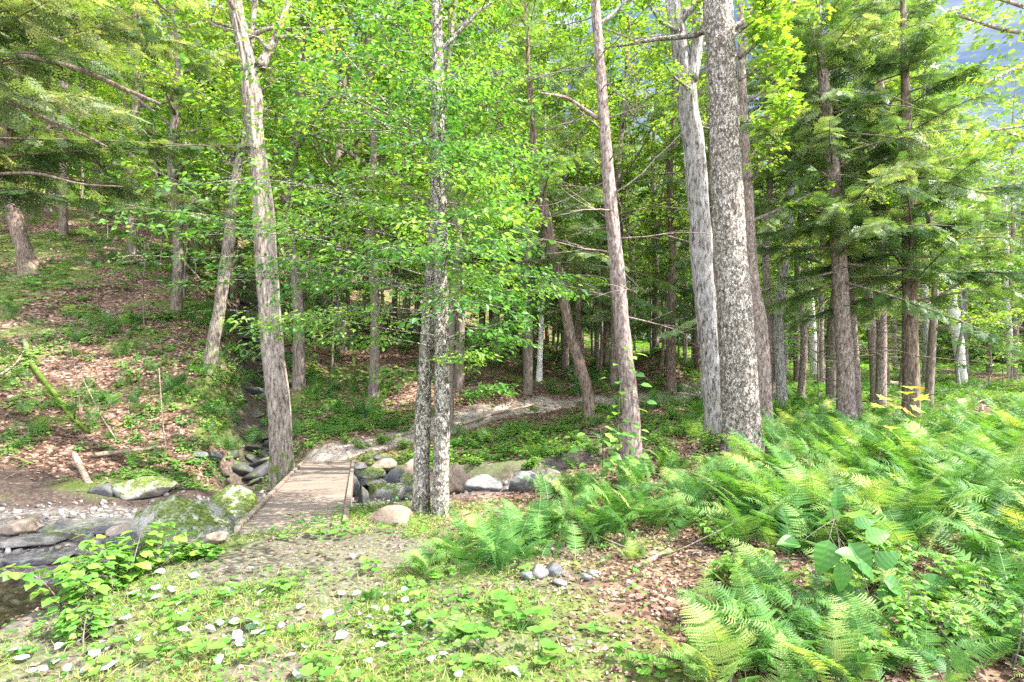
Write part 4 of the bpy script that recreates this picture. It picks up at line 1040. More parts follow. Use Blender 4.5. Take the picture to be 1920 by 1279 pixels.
# band from the birch to the thick tree, leaning left
scatter([(905,1010),(1090,965),(1300,930),(1420,900),(1440,960),(1290,985),(1120,1010),(930,1070)], 34, .22, lambda x, y: put_fern(x, y, random.uniform(.75, 1.0), FERN[2:], 'left leaning fern in the band between the twin birch and the thickest tree', 'left leaning ferns of the middle band'))
scatter([(1060,925),(1240,880),(1340,870),(1420,900),(1100,960)], 22, .3, lambda x, y: put_fern(x, y, random.uniform(.7, .95), FERN[2:], 'left leaning fern in the band between the twin birch and the thickest tree', 'left leaning ferns of the middle band'))
for u, v, s, lb in [(905,1075,.85,'broad fern clump at the left end of the fern band'), (850,1050,.7,'yellowing fern clump just right of the birch foot'), (800,1075,.55,'small fern clump leaning left in front of the birch'),
                    (1420,1130,.75,'blue green fern spreading over the edge of the brown litter'), (1275,985,.62,'yellow green fern standing alone at the right end of the band'), (1190,1050,.4,'small fern at the top of the litter patch'),
                    (1560,1230,.8,'yellow green fern arching low in front of the broad leaved plant'), (1700,1260,.75,'fern cut by the bottom edge right of the broad leaved plant'), (1450,1270,.75,'feathery fern at the bottom edge of the litter patch'),
                    (1850,1130,.8,'fern with one long yellow frond near the right edge'), (1920,1080,1.0,'tall fern half outside the right edge'), (1900,1240,.6,'low fern in the lower right corner'), (1330,1285,.55,'small fern at the bottom edge right of centre'),
                    (845,1200,.35,'tiny fern among coltsfoot leaves at the bottom centre'), (700,1130,.3,'tiny fern in the mown strip'), (1600,1120,.8,'fern behind the broad leaved plant')]:
    p = gp(u, v); put_fern(p[0], p[1], s, FERN[:2], lb, None)
scatter([(1400,1110),(1960,1130),(1960,1300),(1330,1300)], 24, .17, lambda x, y: put_fern(x, y, random.uniform(.5, .85), FERN, 'low pale fern among weeds in the lower right corner', 'low ferns of the lower right corner'))
# hillside ferns
LB = 'dark green fern on the litter covered hillside across the stream'; GB = 'ferns on the hillside across the stream'
for poly, n in [([(0,690),(240,640),(420,700),(480,760),(480,850),(0,860)], 30), ([(0,560),(160,560),(330,640),(0,690)], 10), ([(440,560),(560,590),(640,700),(760,800),(760,835),(560,830),(500,800),(520,700)], 16),
                ([(850,700),(1080,690),(1200,740),(1150,800),(1060,850),(850,840)], 16), ([(1050,700),(1280,690),(1290,740),(1060,770)], 6), ([(1440,720),(1700,740),(1700,800),(1450,800)], 10), ([(430,640),(520,560),(500,800),(440,830)], 6)]:
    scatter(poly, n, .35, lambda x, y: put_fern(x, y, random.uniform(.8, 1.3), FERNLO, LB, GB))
print('ferns', len(fern_xy))
def far_wood():
    rg = np.random.default_rng(91); mb = MB(); n = 230000
    a = rg.uniform(-1.05, 1.05, n); d = rg.uniform(58, 118, n); x = np.sin(a)*d; y = np.cos(a)*d
    k = (y > 36); x, y, d, a = x[k], y[k], d[k], a[k]; m = len(x)
    top = 15+9*fbm(x*.12, y*.12, 3); top = top*(1-.35*sstep(.6, .75, a))
    h = rg.random(m)**.8; cl = fbm(x*.35+h*7, y*.35, 3)
    keep = cl > .36; x, y, h, top, cl = x[keep], y[keep], h[keep], top[keep], cl[keep]; m = len(x)
    p = np.c_[x, y, ground(x, y, False)+h*top]
    inst(mb, LEAFLO, p, frames(nrm(rg.normal(size=(m, 3))*np.array([1, 1, .5])-np.array([0, 0, .3])), nrm(rg.normal(0, .6, (m, 3))+np.array([0, 0, 1]))), rg.uniform(.5, 1.0, m), np.clip(.35+(cl-.5)*2+rg.normal(0, .15, m), 0, 1))
    tag(link('distant_woods', mb.mesh('distant_woods', M['maple'])), 'green mass of distant woodland closing the view between the trunks', 'woodland', kind='stuff')
far_wood()
def slope_ferns():
    rg = np.random.default_rng(92); g5 = fern_geo(531, 7, 1.0, False); V = np.empty(len(g5.vertices)*3, np.float32); g5.vertices.foreach_get('co', V); V = V.reshape(-1, 3).astype(float)
    T = np.array([list(p.vertices) for p in g5.polygons]); bpy.data.meshes.remove(g5); mb = MB()
    x, y = region_pts(1500, -20, 10, 10.5, 30, lambda a, b: sstep(.47, .58, fbm(a*.6+2, b*.6, 3))*.9, 12)
    k = (streamq(x, y) > 1.15) & (polyd(x, y, GUL)[0] > .7) & (polyd(x, y, PATHL)[0] > 1.2); x, y = x[k], y[k]
    m = len(x); d = nrm(np.c_[rg.normal(size=(m, 2)), np.zeros(m)]); inst(mb, (V, T), on_ground(x, y), frames(d, nrm(gnormal(x, y)+np.array([0, 0, .6]))), rg.uniform(.35, .62, m), np.clip(rg.normal(.5, .22, m), 0, 1))
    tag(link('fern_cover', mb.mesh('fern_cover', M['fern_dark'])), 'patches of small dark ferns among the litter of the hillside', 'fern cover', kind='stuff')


# ------------------------------------------------------------------ ground cover (stuff)
def region_pts(n, x0, x1, y0, y1, fn, seed):
    r = np.random.default_rng(seed); x = r.uniform(x0, x1, n); y = r.uniform(y0, y1, n)
    w = fn(x, y); k = r.random(n) < w; x, y = x[k], y[k]
    return x, y
def on_ground(x, y, dz=0): return np.c_[x, y, ground(x, y)+dz]
def gnormal(x, y):
    e = .15; zx = (base_h(x+e, y)-base_h(x-e, y))/(2*e); zy = (base_h(x, y+e)-base_h(x, y-e))/(2*e)
    return nrm(np.c_[-zx, -zy, np.ones_like(zx)])
def notstream(x, y, lo=1.0, hi=1.25): return sstep(lo, hi, streamq(x, y))
def litter():
    mb = MB(); rg = np.random.default_rng(61)
    def fn(x, y):
        right = sstep(-.5, .7, x+fbm(x*1.2, y*1.2, 3)*1.6-.8)
        return np.clip(right*.9+.2+sstep(7, 9, y), 0, 1)*notstream(x, y, .8, 1.1)
    for (n, x0, x1, y0, y1, s, sd) in [(34000, -3.5, 5, 2.3, 7.5, .032, 1), (9000, -3, 6, 7.5, 10, .05, 4), (40000, -14, 9, 9.5, 19, .06, 2), (26000, -24, 12, 17, 34, .085, 3)]:
        x, y = region_pts(n, x0, x1, y0, y1, fn if y1 < 9 else (lambda a, b: (.04+notstream(a, b, 1.15, 1.5)*.86)*(.25+.75*sstep(.6, 1.3, polyd(a, b, PATHL)[0]))*(.1+.9*sstep(.6, 1.3, polyd(a, b, GUL)[0]))), sd)
        p = on_ground(x, y, .008); nn = gnormal(x, y); m = len(x)
        up = nrm(nn+rg.normal(0, .38, (m, 3))); d = nrm(rg.normal(size=(m, 3))*np.array([1, 1, .2]))
        d = nrm(d-up*(d*up).sum(1, keepdims=True))
        tm = (LEAFLO[0]*np.array([1.2, 1, 2.0]), LEAFLO[1])
        inst(mb, tm, p, frames(d, up), s*rg.uniform(.6, 1.5, m), rg.random(m))
    tag(link('leaf_litter', mb.mesh('leaf_litter', M['litter'])), 'brown fallen leaves covering the forest floor and hillside', 'leaf litter', kind='stuff')
litter()
def herb_t(n, hi=False, ht=.6):
    V = []; T = []; lv, lt = (LEAF if hi else LEAFLO); rd = random.Random(n)
    for i in range(n):
        a = i*2.4; z = ht*rd.uniform(.2, 1); rr = rd.uniform(.15, .5)
        R = frames(np.array([[math.cos(a), math.sin(a), rd.uniform(-.2, .35)]]), np.array([[0, 0, 1.]]))[0]
        b = len(V); w = lv@R.T*rd.uniform(.6, .95)*.8+np.array([math.cos(a)*rr*.5, math.sin(a)*rr*.5, z]); V += [tuple(q) for q in w]; T += [tuple(q+b) for q in lt]
    return np.array(V), np.array(T)
def herbs():
    rg = np.random.default_rng(71)
    def dens(x, y):
        g = sstep(.46, .60, fbm(x*.7+20, y*.7, 4)); 
        gul = 1-sstep(1.2, 3.2, polyd(x, y, GUL)[0]); flat = np.exp(-((x-.5)/5)**2-((y-13.2)/2.2)**2)
        rightf = sstep(4, 7, x)*.9
        patch = np.exp(-(((x+3.7)/1.5)**2+((y-15.2)/1.6)**2))
        bare = (1-sstep(.8, 1.3, np.minimum(polyd(x, y, PATHL)[0], polyd(x, y+.9, PATHL)[0])))
        return np.clip(g*(.5+.1*(x < -4))+gul*.5+flat*.9+rightf+patch*1.2, 0, 1)*notstream(x, y, 1.0, 1.2)*(1-bare)*(1-.9*(1-sstep(.5, 1.0, polyd(x, y, GUL)[0])))
    mb = MB()
    for n, x0, x1, y0, y1, s, tm in [(15000, -14, 12, 8.5, 19, .16, herb_t(7)), (12000, -26, 26, 18, 36, .26, herb_t(6)), (9000, -50, 50, 34, 75, .5, herb_t(6))]:
        x, y = region_pts(n, x0, x1, y0, y1, dens, int(y0)); p = on_ground(x, y); m = len(x)
        d = nrm(np.c_[rg.normal(size=(m, 2)), np.zeros(m)]); inst(mb, tm, p, frames(d, gnormal(x, y)), s*rg.uniform(.6, 1.4, m), np.clip(.45+.5*(fbm(x*.9, y*.9, 3)-.5)*2+rg.normal(0, .15, m), 0, 1))
    tag(link('undergrowth', mb.mesh('undergrowth', M['herb'])), 'low green leafy undergrowth spreading over the forest floor', 'undergrowth', kind='stuff')
    # far and middle right fern cover
    V = []; T = []; tv, tt = PINLO
    pin = MB(); g5 = fern_geo(530, 6, 1.0, False); V = np.empty(len(g5.vertices)*3, np.float32); g5.vertices.foreach_get('co', V); V = V.reshape(-1, 3).astype(float)
    T = np.array([list(p.vertices) for p in g5.polygons]); bpy.data.meshes.remove(g5)
    mb = MB(); x, y = region_pts(1500, 3.2, 32, 8.5, 30, lambda a, b: sstep(.36, .52, fbm(a*.5+9, b*.5, 3))*sstep(2.5, 6, a-(b-8)*.05), 8)
    m = len(x); d = nrm(np.c_[rg.normal(size=(m, 2)), np.zeros(m)]); inst(mb, (V, T), on_ground(x, y), frames(d, gnormal(x, y)), rg.uniform(.4, .7, m), np.clip(rg.normal(.5, .22, m), 0, 1))
    tag(link('fern_cover', mb.mesh('fern_cover', M['fern'])), 'mass of low ferns covering the flat ground under the right hand trees', 'fern cover', kind='stuff')
herbs()
slope_ferns()
def near_cover():
    rg = np.random.default_rng(81); mb = MB()
    def dg(x, y):
        left = 1-sstep(-.7, .7, x+fbm(x*1.2, y*1.2, 3)*1.6-.8)
        bare = sstep(.42, .60, fbm(x*2.3, y*2.3, 4)); e = np.hypot((x+1.9)/1.2, (y-5.0)/.75)
        return (left*.9+.04)*(.25+.75*(1-bare)*1.0)*sstep(.5, 1.3, e)*notstream(x, y, 1.05, 1.2)
    x, y = region_pts(170000, -4, 3.5, 2.2, 7.2, dg, 5); p = on_ground(x, y); m = len(x)
    blade = (np.array([(-.045,0,0),(.045,0,0),(.03,.55,.0),(-.03,.55,.0),(0,1,-.12)]), np.array([(0,1,2),(0,2,3),(3,2,4)]))
    d = nrm(np.c_[rg.normal(0, .75, (m, 2)), rg.uniform(.15, 1.0, m)]); up = nrm(rg.normal(size=(m, 3)))
    inst(mb, blade, p, frames(d, up), rg.uniform(.025, .075, m), np.clip(.5+rg.normal(0, .25, m), 0, 1))
    tag(link('grass', mb.mesh('grass', M['grass'])), 'short sparse grass on the open strip in the left foreground', 'grass', kind='stuff')
    # clover sized leaves
    mb = MB()
    def dh(x, y): return np.clip(dg(x, y)*1.1*(.3+.7*sstep(.45, .6, fbm(x*1.9+3, y*1.9, 3)))+.03, 0, 1)
    x, y = region_pts(26000, -4, 4.2, 2.2, 7.2, dh, 6); p = on_ground(x, y, .02+0*x); m = len(x)
    p[:, 2] += rg.uniform(0, .04, m); d = nrm(np.c_[rg.normal(size=(m, 2)), rg.normal(0, .15, m)]); up = nrm(np.array([0, 0, 1.])+rg.normal(0, .35, (m, 3)))
    inst(mb, LEAF, p, frames(d, up), rg.uniform(.015, .045, m), np.clip(.55+rg.normal(0, .25, m), 0, 1))
    inst(mb, ROUND, p[::3]+np.array([.05, .02, .01]), frames(d[::3], up[::3]), rg.uniform(.02, .06, len(p[::3])), np.clip(.5+rg.normal(0, .2, len(p[::3])), 0, 1))
    tag(link('clover', mb.mesh('clover', M['herb'])), 'small clover like leaves mixed into the grass of the foreground', 'ground cover', kind='stuff')
    # gravel and twigs
    V, T = ico(1); mb = MB()
    x, y = region_pts(5200, -11, 2.5, 3, 12.5, lambda a, b: (1-sstep(.8, 1.05, streamq(a, b))), 7); m = len(x)
    Rr = frames(nrm(rg.normal(size=(m, 3))), nrm(rg.normal(size=(m, 3)))); tm = (V*np.array([.5, .38, .26]), T)
    inst(mb, tm, on_ground(x, y, .01), Rr, .03+.15*rg.random(m)**3, rg.random(m))
    x, y = region_pts(2600, -3.5, 4, 2.4, 7, lambda a, b: .75*notstream(a, b, 1, 1.1), 9); m = len(x)
    inst(mb, tm, on_ground(x, y), frames(nrm(rg.normal(size=(m, 3))), nrm(rg.normal(size=(m, 3)))), .012+.03*rg.random(m)**3, rg.random(m))
    tag(link('pebbles', mb.mesh('pebbles', M['pebble'], True)), 'grey and brown pebbles and cobbles strewn over the stream bed', 'pebbles', kind='stuff')
    mb = MB()
    x, y = region_pts(1500, -10, 5, 2.5, 16, lambda a, b: .8+0*a, 10); p = on_ground(x, y, .012); m = len(x); d = nrm(np.c_[rg.normal(size=(m, 2)), rg.normal(0, .12, m)])
    st = (np.array([(-.012,0,0),(.012,0,0),(0,0,.02),(-.006,1,0),(.006,1,0),(0,1,.01)]), np.array([(0,1,4),(0,4,3),(1,2,5),(1,5,4),(2,0,3),(2,3,5)]))
    inst(mb, st, p, frames(d, np.array([0, 0, 1.])+0*d), rg.uniform(.06, .45, m), rg.random(m))
    tag(link('twigs', mb.mesh('twigs', M['twig'])), 'dry twigs scattered over the litter and stream bank', 'twigs', kind='stuff')
def pebble_mat():
    m, nt, b = mat('pebbles'); at = nt.nodes.new('ShaderNodeAttribute'); at.attribute_name = 'rnd'
    c = ramp(nt, at.outputs['Fac'], [(0,(.06,.055,.055)),(.35,(.16,.145,.14)),(.6,(.22,.17,.13)),(.8,(.18,.172,.17)),(1,(.24,.225,.215))])
    nt.links.new(c, b.inputs['Base Color']); b.inputs['Roughness'].default_value = .6; return m
M['pebble'] = pebble_mat()
near_cover()

# ------------------------------------------------------------------ foreground plants
def colts(seed, n):
    random.seed(seed); global rng; rng = np.random.default_rng(seed); mb = MB()
    for i in range(n):
        a = random.uniform(0, 6.28); r = random.uniform(.02, .13); z = random.uniform(.04, .13); s = random.uniform(.07, .13)
        tip = np.array([math.cos(a)*r, math.sin(a)*r, z]); tube(mb, [(0, 0, 0), tip*np.array([.6, .6, .7]), tip], [.003, .0025, .002], 4, .2)
        inst(mb, ROUND, (tip-np.array([math.cos(a), math.sin(a), 0])*.02)[None], frames(np.array([[math.cos(a), math.sin(a), random.uniform(-.3, .1)]]), np.array([[random.gauss(0, .25), random.gauss(0, .25), 1.]])), [s], [random.uniform(.3, .8)])
    return mb.mesh('coltsfoot', M['herb'])
CP = [colts(600+i, 4+i) for i in range(4)]
random.seed(44)
CL = 'round leaved coltsfoot plant low in the foreground ground cover'; CG = 'coltsfoot plants in the foreground'
for u, v in [(700,1075),(760,1100),(790,1130),(690,1060),(820,1095),(640,1010),(745,985),(770,1010),(720,1000),(850,1080),(330,1180),(480,1240),(560,1190),(600,1270),(430,1130),(860,1130),(800,1060),(975,1040),(985,1075),(300,1240),(380,1020),(680,1000),(600,1010),(810,1170),(860,1255),(1290,1260),(1240,1265),(540,1015),(470,1190),(760,1230),(1180,1255),(930,1260),(1370,1265),(1420,1255),(300,1150),(640,1190),(520,1110),(1120,1190),(710,1190),(240,1210),(180,1260),(390,1230)]:
    p = gp(u, v); o = link('coltsfoot', random.choice(CP), loc=tuple(p)); s = random.uniform(.45, .85); o.scale = (s, s, s); o.rotation_euler.z = random.uniform(0, 6)
    tag(o, CL, 'plant', CG)
for u, v, lb, s in [(905,1215,'large round coltsfoot leaves at the bottom centre, beside the long lobed leaf', 1.05), (975,1190,'coltsfoot with large pale blades lying over the litter edge', 1.2), (1010,1230,'large coltsfoot leaf right of the bottom centre', 1.0), (950,1155,'long row of broad coltsfoot leaves pointing right', 1.1)]:
    p = gp(u, v); o = link('coltsfoot', CP[2], loc=tuple(p)); o.scale = (s, s, s); o.rotation_euler.z = random.uniform(0, 6); tag(o, lb, 'plant')
# pale upturned leaves
random.seed(45); pl = []
for i in range(3):
    mb = MB(); rr = np.random.default_rng(i); V = LEAF[0].copy()*np.array([1.55, 1, 1]); V[:, 2] += .18*np.abs(V[:, 0])*(1 if i else -1)+rr.normal(0, .03, 8); mb.add(V-np.array([0, .5, 0]), LEAF[1], .2+.3*i); pl.append(mb.mesh('fallen_leaf', M['pale']))
def pale(u, v, s):
    p = gp(u, v); o = link('fallen_leaf', random.choice(pl), loc=(p[0], p[1], p[2]+.035)); s *= p[1]/F_; o.scale = (s, s, s); o.rotation_euler = (random.gauss(.1, .3), random.gauss(0, .3), random.uniform(0, 6.28))
    tag(o, 'pale whitish leaf lying underside up on the foreground grass', 'fallen leaf', 'pale fallen leaves on the foreground grass')
for u, v, s in [(20,1235,34),(40,1245,30),(100,1250,40),(205,1262,30),(160,1268,26),(250,1120,30),(290,1130,28),(235,1172,26),(340,1140,22),(470,1175,40),(485,1195,34),(435,1210,26),(350,1195,28),(720,1192,34),(750,1162,22),(715,1222,24),(640,1205,28),(430,1115,34),(375,1060,22),(365,1080,20),(1000,1180,28),(1265,1170,10),(690,1252,26),(640,1120,20),(700,1150,24),(540,1070,18),(470,1075,20),(560,1275,30),(965,1275,34),(860,1275,24),(760,1135,20),(660,1050,16),(680,1045,16),(325,1115,26),(300,1080,20),(490,1120,20),(615,1162,26),(410,1250,24),(570,1225,18),(1320,1080,12),(1180,1100,12),(1130,1060,12)]:
    pale(u, v, s)
cc = [(random.uniform(120, 850), random.uniform(1070, 1270)) for _ in range(13)]+[(60, 1250), (40, 1230), (740, 1190), (470, 1185)]
for i in range(110):
    c_ = random.choice(cc); v = min(1279, max(1045, random.gauss(c_[1], 22))); u = random.gauss(c_[0], 42)
    if u > 330-(v-1050)*1.3: pale(u, v, random.uniform(8, 27)*(v/1250)**2)
# leafy shrubs at left foreground
def shrub(seed, n, H, leaf, size, lm, lean, tri=True, stem='twig', arch=.9):
    random.seed(seed); global rng; rng = np.random.default_rng(seed); S_ = MB(); L_ = MB()
    for i in range(n):
        a = lean+random.gauss(0, .7); l = H*random.uniform(.6, 1.1)
        lp = limb_path((random.gauss(0, .08), random.gauss(0, .08), -.03), (math.cos(a)*.45, math.sin(a)*.45, 1), l, 8, -.15, .08, -arch)
        q = crv(lp, 24); tube(S_, q, np.linspace(.006, .002, 24), 5)
        for j in range(5, 24, 2):
            t = nrm(q[min(23, j+1)]-q[j-1]); s = 1 if (j//2) % 2 else -1; lat = nrm(np.cross(t, [0, 0, 1.]))*s
            e = q[j]+(lat*.8+t*.5+np.array([0, 0, .25]))*size*.7; tube(S_, [q[j], (q[j]+e)/2, e], [.002, .0015, .001], 3)
            for b in ((0, 1.0), (.95, .8), (-.95, .8)) if tri else ((0, 1),):
                az = math.atan2(lat[1]+t[1]*.4, lat[0]+t[0]*.4)+b[0]
                inst(L_, leaf, e[None], frames(np.array([[math.cos(az), math.sin(az), random.uniform(-.45, .05)]]), np.array([[random.gauss(0, .25), random.gauss(0, .25), 1.]])), [size*b[1]*random.uniform(.75, 1.15)], [random.uniform(.3, .95)])
    return S_.mesh('stem', M[stem], True), L_.mesh('foliage', M[lm])
def put_shrub(nm, lb, cat, u, v, geo, s=1, rz=0, group=None):
    p = gp(u, v); t = thing(nm, lb, cat, tuple(p), rz, group); t.scale = (s, s, s); link('stem', geo[0], t); link('foliage', geo[1], t)
WLEAF = (LEAF[0]*np.array([1.45, 1, 1.2]), LEAF[1])
put_shrub('bramble_shrub', 'leafy bramble reaching left over the pool from the near bank', 'shrub', 165, 1135, shrub(1, 5, .42, WLEAF, .10, 'herb', 3.0))
put_shrub('bramble_shrub', 'leafy bramble rising in front of the mossy boulder', 'shrub', 262, 1085, shrub(2, 8, .52, WLEAF, .10, 'herb', 1.8))
put_shrub('bramble_shrub', 'bramble in the middle of the left bank thicket', 'shrub', 205, 1105, shrub(3, 8, .34, WLEAF, .095, 'herb', 2.4))
put_shrub('bramble_shrub', 'lowest bramble of the left bank thicket near the bottom edge', 'shrub', 150, 1200, shrub(4, 9, .24, WLEAF, .065, 'herb', 2.0))
put_shrub('bramble_shrub', 'small bramble beside the corner of the footbridge', 'shrub', 345, 1055, shrub(5, 9, .15, ROUND, .07, 'herb', 1.5))
if 0: put_shrub('bramble_shrub', 'bramble with long pale leaves at the left edge of the thicket', 'shrub', 95, 1175, shrub(6, 6, .3, WLEAF, .08, 'herb', 2.9))
# broad leaved hobblebush in the ferns
def hobble():
    random.seed(8); global rng; rng = np.random.default_rng(8); S_ = MB(); L_ = MB(); D = 3.75; k_ = .72
    base = gp(1650, 1215); wl = RIB
    for st, lv in [([(1650,1215),(1600,1100),(1570,1000),(1560,950)], [(1568,958,60,90),(1555,1010,90,250),(1590,1015,95,300),(1575,1050,85,270),(1590,1035,80,320),(1500,1018,70,170),(1570,1085,75,280),(1620,1010,70,20)]),
                   ([(1650,1215),(1690,1150),(1720,1105)], [(1725,1100,90,10),(1680,1125,95,200),(1740,1150,95,320),(1655,1180,90,290),(1690,1190,80,310)]),
                   ([(1650,1215),(1630,1140),(1610,1110)], [(1605,1115,75,200),(1580,1130,80,240),(1620,1150,85,290),(1585,1160,70,230),(1640,1110,70,350),(1670,1165,90,280)]),
                   ([(1650,1215),(1640,1120),(1650,1060)], [(1640,1062,60,40),(1610,1050,66,150),(1655,1085,62,330),(1615,1090,60,220),(1545,985,55,130),(1600,985,60,20),(1560,1100,62,240),(1700,1135,66,350),(1635,1185,72,300),(1600,1195,66,250),(1720,1180,70,320)])]:
        p = crv([P(u, v, D+.35-(v<1150)*.05)-base if k else np.zeros(3) for k, (u, v) in enumerate(st)], 12); tube(S_, p, np.linspace(.007, .003, 12), 5)
        for u, v, s, ang in lv:
            c = P(u, v, D+random.uniform(-.1, .15))-base; a = math.radians(ang); d = np.array([[math.cos(a), -.25, math.sin(a)]])
            inst(L_, wl, c[None], frames(d, np.array([[random.gauss(0, .3), -.75+random.gauss(0, .3), .8]])), [s/F_*D*random.uniform(.6, .85)], [random.uniform(.2, .9)])
            j = np.argmin(((p-c)**2).sum(1)); tube(S_, [p[j], (p[j]+c)/2+np.array([0, 0, .01]), c], [.003, .002, .002], 4)
    t = thing('hobblebush', 'low shrub with broad dark ribbed leaves growing among the right foreground ferns', 'shrub', tuple(base))
    link('stem', S_.mesh('stem', M['twig'], True), t); link('foliage', L_.mesh('foliage', M['hobble']), t)
hobble()
def sapling_px(lb, rows, D, lvs, leaf, lm, nm='sapling'):
    random.seed(len(lb)); S_ = MB(); L_ = MB(); base = gp(rows[0][0], rows[0][1]); D = base[1] if D is None else D
    p = crv([np.zeros(3)]+[P(u, v, D)-base for u, v in rows[1:]], 20); tube(S_, p, np.linspace(.008, .002, 20), 5)
    for u, v, s in lvs:
        c = P(u, v, D+random.uniform(-.25, .25))-base; j = int(np.argmin(((p-c)**2).sum(1))); tube(S_, [p[j], (p[j]+c)/2+np.array([0, 0, .02]), c], [.003, .002, .0015], 3)
        d = c-p[j]; d[2] = -abs(d[2])*.2-.02; inst(L_, leaf, c[None], frames(nrm(d[None]), np.array([[random.gauss(0, .3), random.gauss(-.35, .3), 1.]])), [s/F_*D], [random.random()])
    t = thing(nm, lb, 'sapling', tuple(base)); link('stem', S_.mesh('stem', M['twig'], True), t); link('foliage', L_.mesh('foliage', M[lm]), t)
random.seed(3)
sapling_px('maple sapling with yellow and reddish leaves rising from the right hand ferns', [(1640,905),(1650,850),(1672,790),(1695,740),(1705,715)], 7.2,
    [(1700,735,30),(1720,745,28),(1705,725,26),(1660,745,24),(1695,770,30),(1680,760,26),(1650,760,24),(1710,765,26),(1640,790,24),(1670,800,28),(1660,835,26),(1715,725,24)], MAPLE, 'autumn')
rr_ = random.Random(4)
sapling_px('round leaved sapling in front of the slender brown trunk', [(1165,870),(1160,790),(1165,700),(1170,660)], 7.6,
    [(rr_.gauss(1172, 22), 650+i*6.5, rr_.uniform(13, 24)) for i in range(34)], WLEAF, 'beech')
sapling_px('broad leaved sapling left of the slender brown trunk, low to the ground', [(1130,885),(1130,840),(1125,800)], 7.4,
    [(rr_.gauss(1130, 32), rr_.uniform(795, 870), rr_.uniform(14, 26)) for i in range(30)], WLEAF, 'beech')
sapling_px('broad leaved plant standing up from the right foreground ferns', [(1600,1010),(1590,960),(1580,930)], 4.6,
    [(1592,945,44),(1575,960,36),(1610,975,34),(1600,960,38)], MAPLE, 'beech')
# low leafy growth beyond the stream, individuals near the bank
LOWP = [shrub(20+i, 12, .42, WLEAF, .07, 'herb', random.uniform(0, 6), arch=.6) for i in range(3)]
random.seed(46); 
def lowplant(x, y):
    t = thing('leafy_plant', 'low leafy plant on the flat ground just beyond the stream', 'plant', (x, y, gz(x, y)), random.uniform(0, 6.28), 'leafy plants beyond the stream'); s = random.uniform(.4, .85); t.scale = (s, s, s)
    k = random.choice(LOWP); link('stem', k[0], t); link('foliage', k[1], t)
scatter([(560,800),(770,790),(780,850),(690,845),(560,845)], 14, .4, lowplant)
scatter([(850,820),(1090,790),(1120,860),(1060,890),(860,880)], 26, .35, lowplant)
scatter([(1200,760),(1320,760),(1330,860),(1200,870)], 18, .35, lowplant)

random.seed(47)
def weed(x, y):
    t = thing('leafy_plant', 'broad leafed weed growing up between the right foreground ferns', 'plant', (x, y, gz(x, y)), random.uniform(0, 6.28), 'weeds between the right foreground ferns'); s = random.uniform(.5, .95); t.scale = (s, s, s)
    k = random.choice(LOWP); link('stem', k[0], t); link('foliage', k[1], t)
scatter([(1330,1000),(1500,900),(1960,880),(2000,1250),(1400,1279)], 24, .33, weed)
scatter([(1420,800),(1960,790),(1960,880),(1420,900)], 14, .5, weed)
# ------------------------------------------------------------------ dead wood
def log(lb, rows, w0, w1, mt='log', nm='fallen_branch', cat='branch', lift=.0, D=None, subs=0, k=12, group=None):
    pts = []
    for i, (u, v) in enumerate(rows):
        p = gp(u, v) if D is None else P(u, v, D[i]); pts.append(p+np.array([0, 0, lift]))
    n = max(12, int(np.linalg.norm(np.diff(np.array(pts), axis=0), axis=1).sum()/.08)); q = crv(pts, n); b = q[0].copy(); q = q-b
    mb = MB(); r = np.linspace(w0/2, w1/2, n)*(1+.25*(vnoise(np.arange(n)*.35, 0*np.arange(n)+w0*99)-.5)); tube(mb, q, r, k)
    rd = random.Random(int(w0*1e4)+n)
    for s in range(subs):
        j = rd.randint(n//5, n-3); d = (rd.gauss(0, 1), rd.gauss(0, .6), rd.uniform(.1, .9)); random.seed(s+n); sp = limb_path(q[j], d, rd.uniform(.3, 1.0), 5, 0, .15); tube(mb, sp, np.linspace(r[j]*.5, .003, len(sp)), 5)
    o = link(nm, mb.mesh(nm, M[mt], True)); o.location = b; return tag(o, lb, cat, group)
log('curved mossy fallen branch lying downhill on the left slope', [(45,640),(62,690),(100,740),(128,780),(165,815)], .13, .08, 'bark_ash2', lift=.06, subs=5)
log('broken stub of wood standing against the cut bank above the stream', [(172,918),(158,890),(138,850)], .13, .11, 'log', D=[10.6, 10.9, 11.3], nm='broken_post', cat='post')
log('pale brown branch lying level along the top of the cut bank', [(178,862),(240,856),(312,846)], .10, .06, lift=.10)
log('moss covered log at the top of the log pile on the left slope', [(215,502),(265,494),(300,486)], .16, .12, 'bark_ash2', lift=.12, nm='fallen_log', cat='log')
log('long thin log lying level above the log pile', [(225,480),(290,479),(340,482)], .10, .08, 'bark_dark', lift=.12, nm='fallen_log', cat='log')
log('mossy log sloping right at the bottom of the log pile', [(262,500),(295,500),(328,512)], .16, .12, 'bark_ash2', lift=.1, nm='fallen_log', cat='log', subs=3)
log('pale branch pointing down from the log pile towards the gully', [(330,480),(350,500),(385,540)], .09, .06, lift=.1)
log('long straight stick slanting across the litter on the left slope', [(165,612),(215,592),(270,580)], .07, .04, 'bark_dark', lift=.04)
log('thin dead stick standing in the litter below the leaning tree', [(312,842),(306,800),(298,690)], .035, .02, D=[12.4, 12.5, 12.6], subs=2)
log('thin pale stick leaning at the left edge of the slope', [(0,716),(30,692),(45,668)], .06, .03, lift=.15)
log('bent dead branch rising from the ferns on the left slope', [(150,780),(148,740),(143,700),(130,640)], .035, .015, D=[13, 13, 13, 13.1], subs=4)
log('thin curved dead stem in the ferns of the left slope', [(215,820),(190,780),(165,730),(150,700)], .03, .012, D=[12.3, 12.3, 12.4, 12.5], subs=4)
log('grey root like log along the left side of the trail', [(690,838),(750,818),(800,806)], .18, .1, 'bark_ash', lift=.02, nm='fallen_log', cat='log')
log('weathered log lying along the trail behind the twin birch', [(860,800),(930,778),(1000,762)], .10, .06, lift=.04, nm='fallen_log', cat='log')
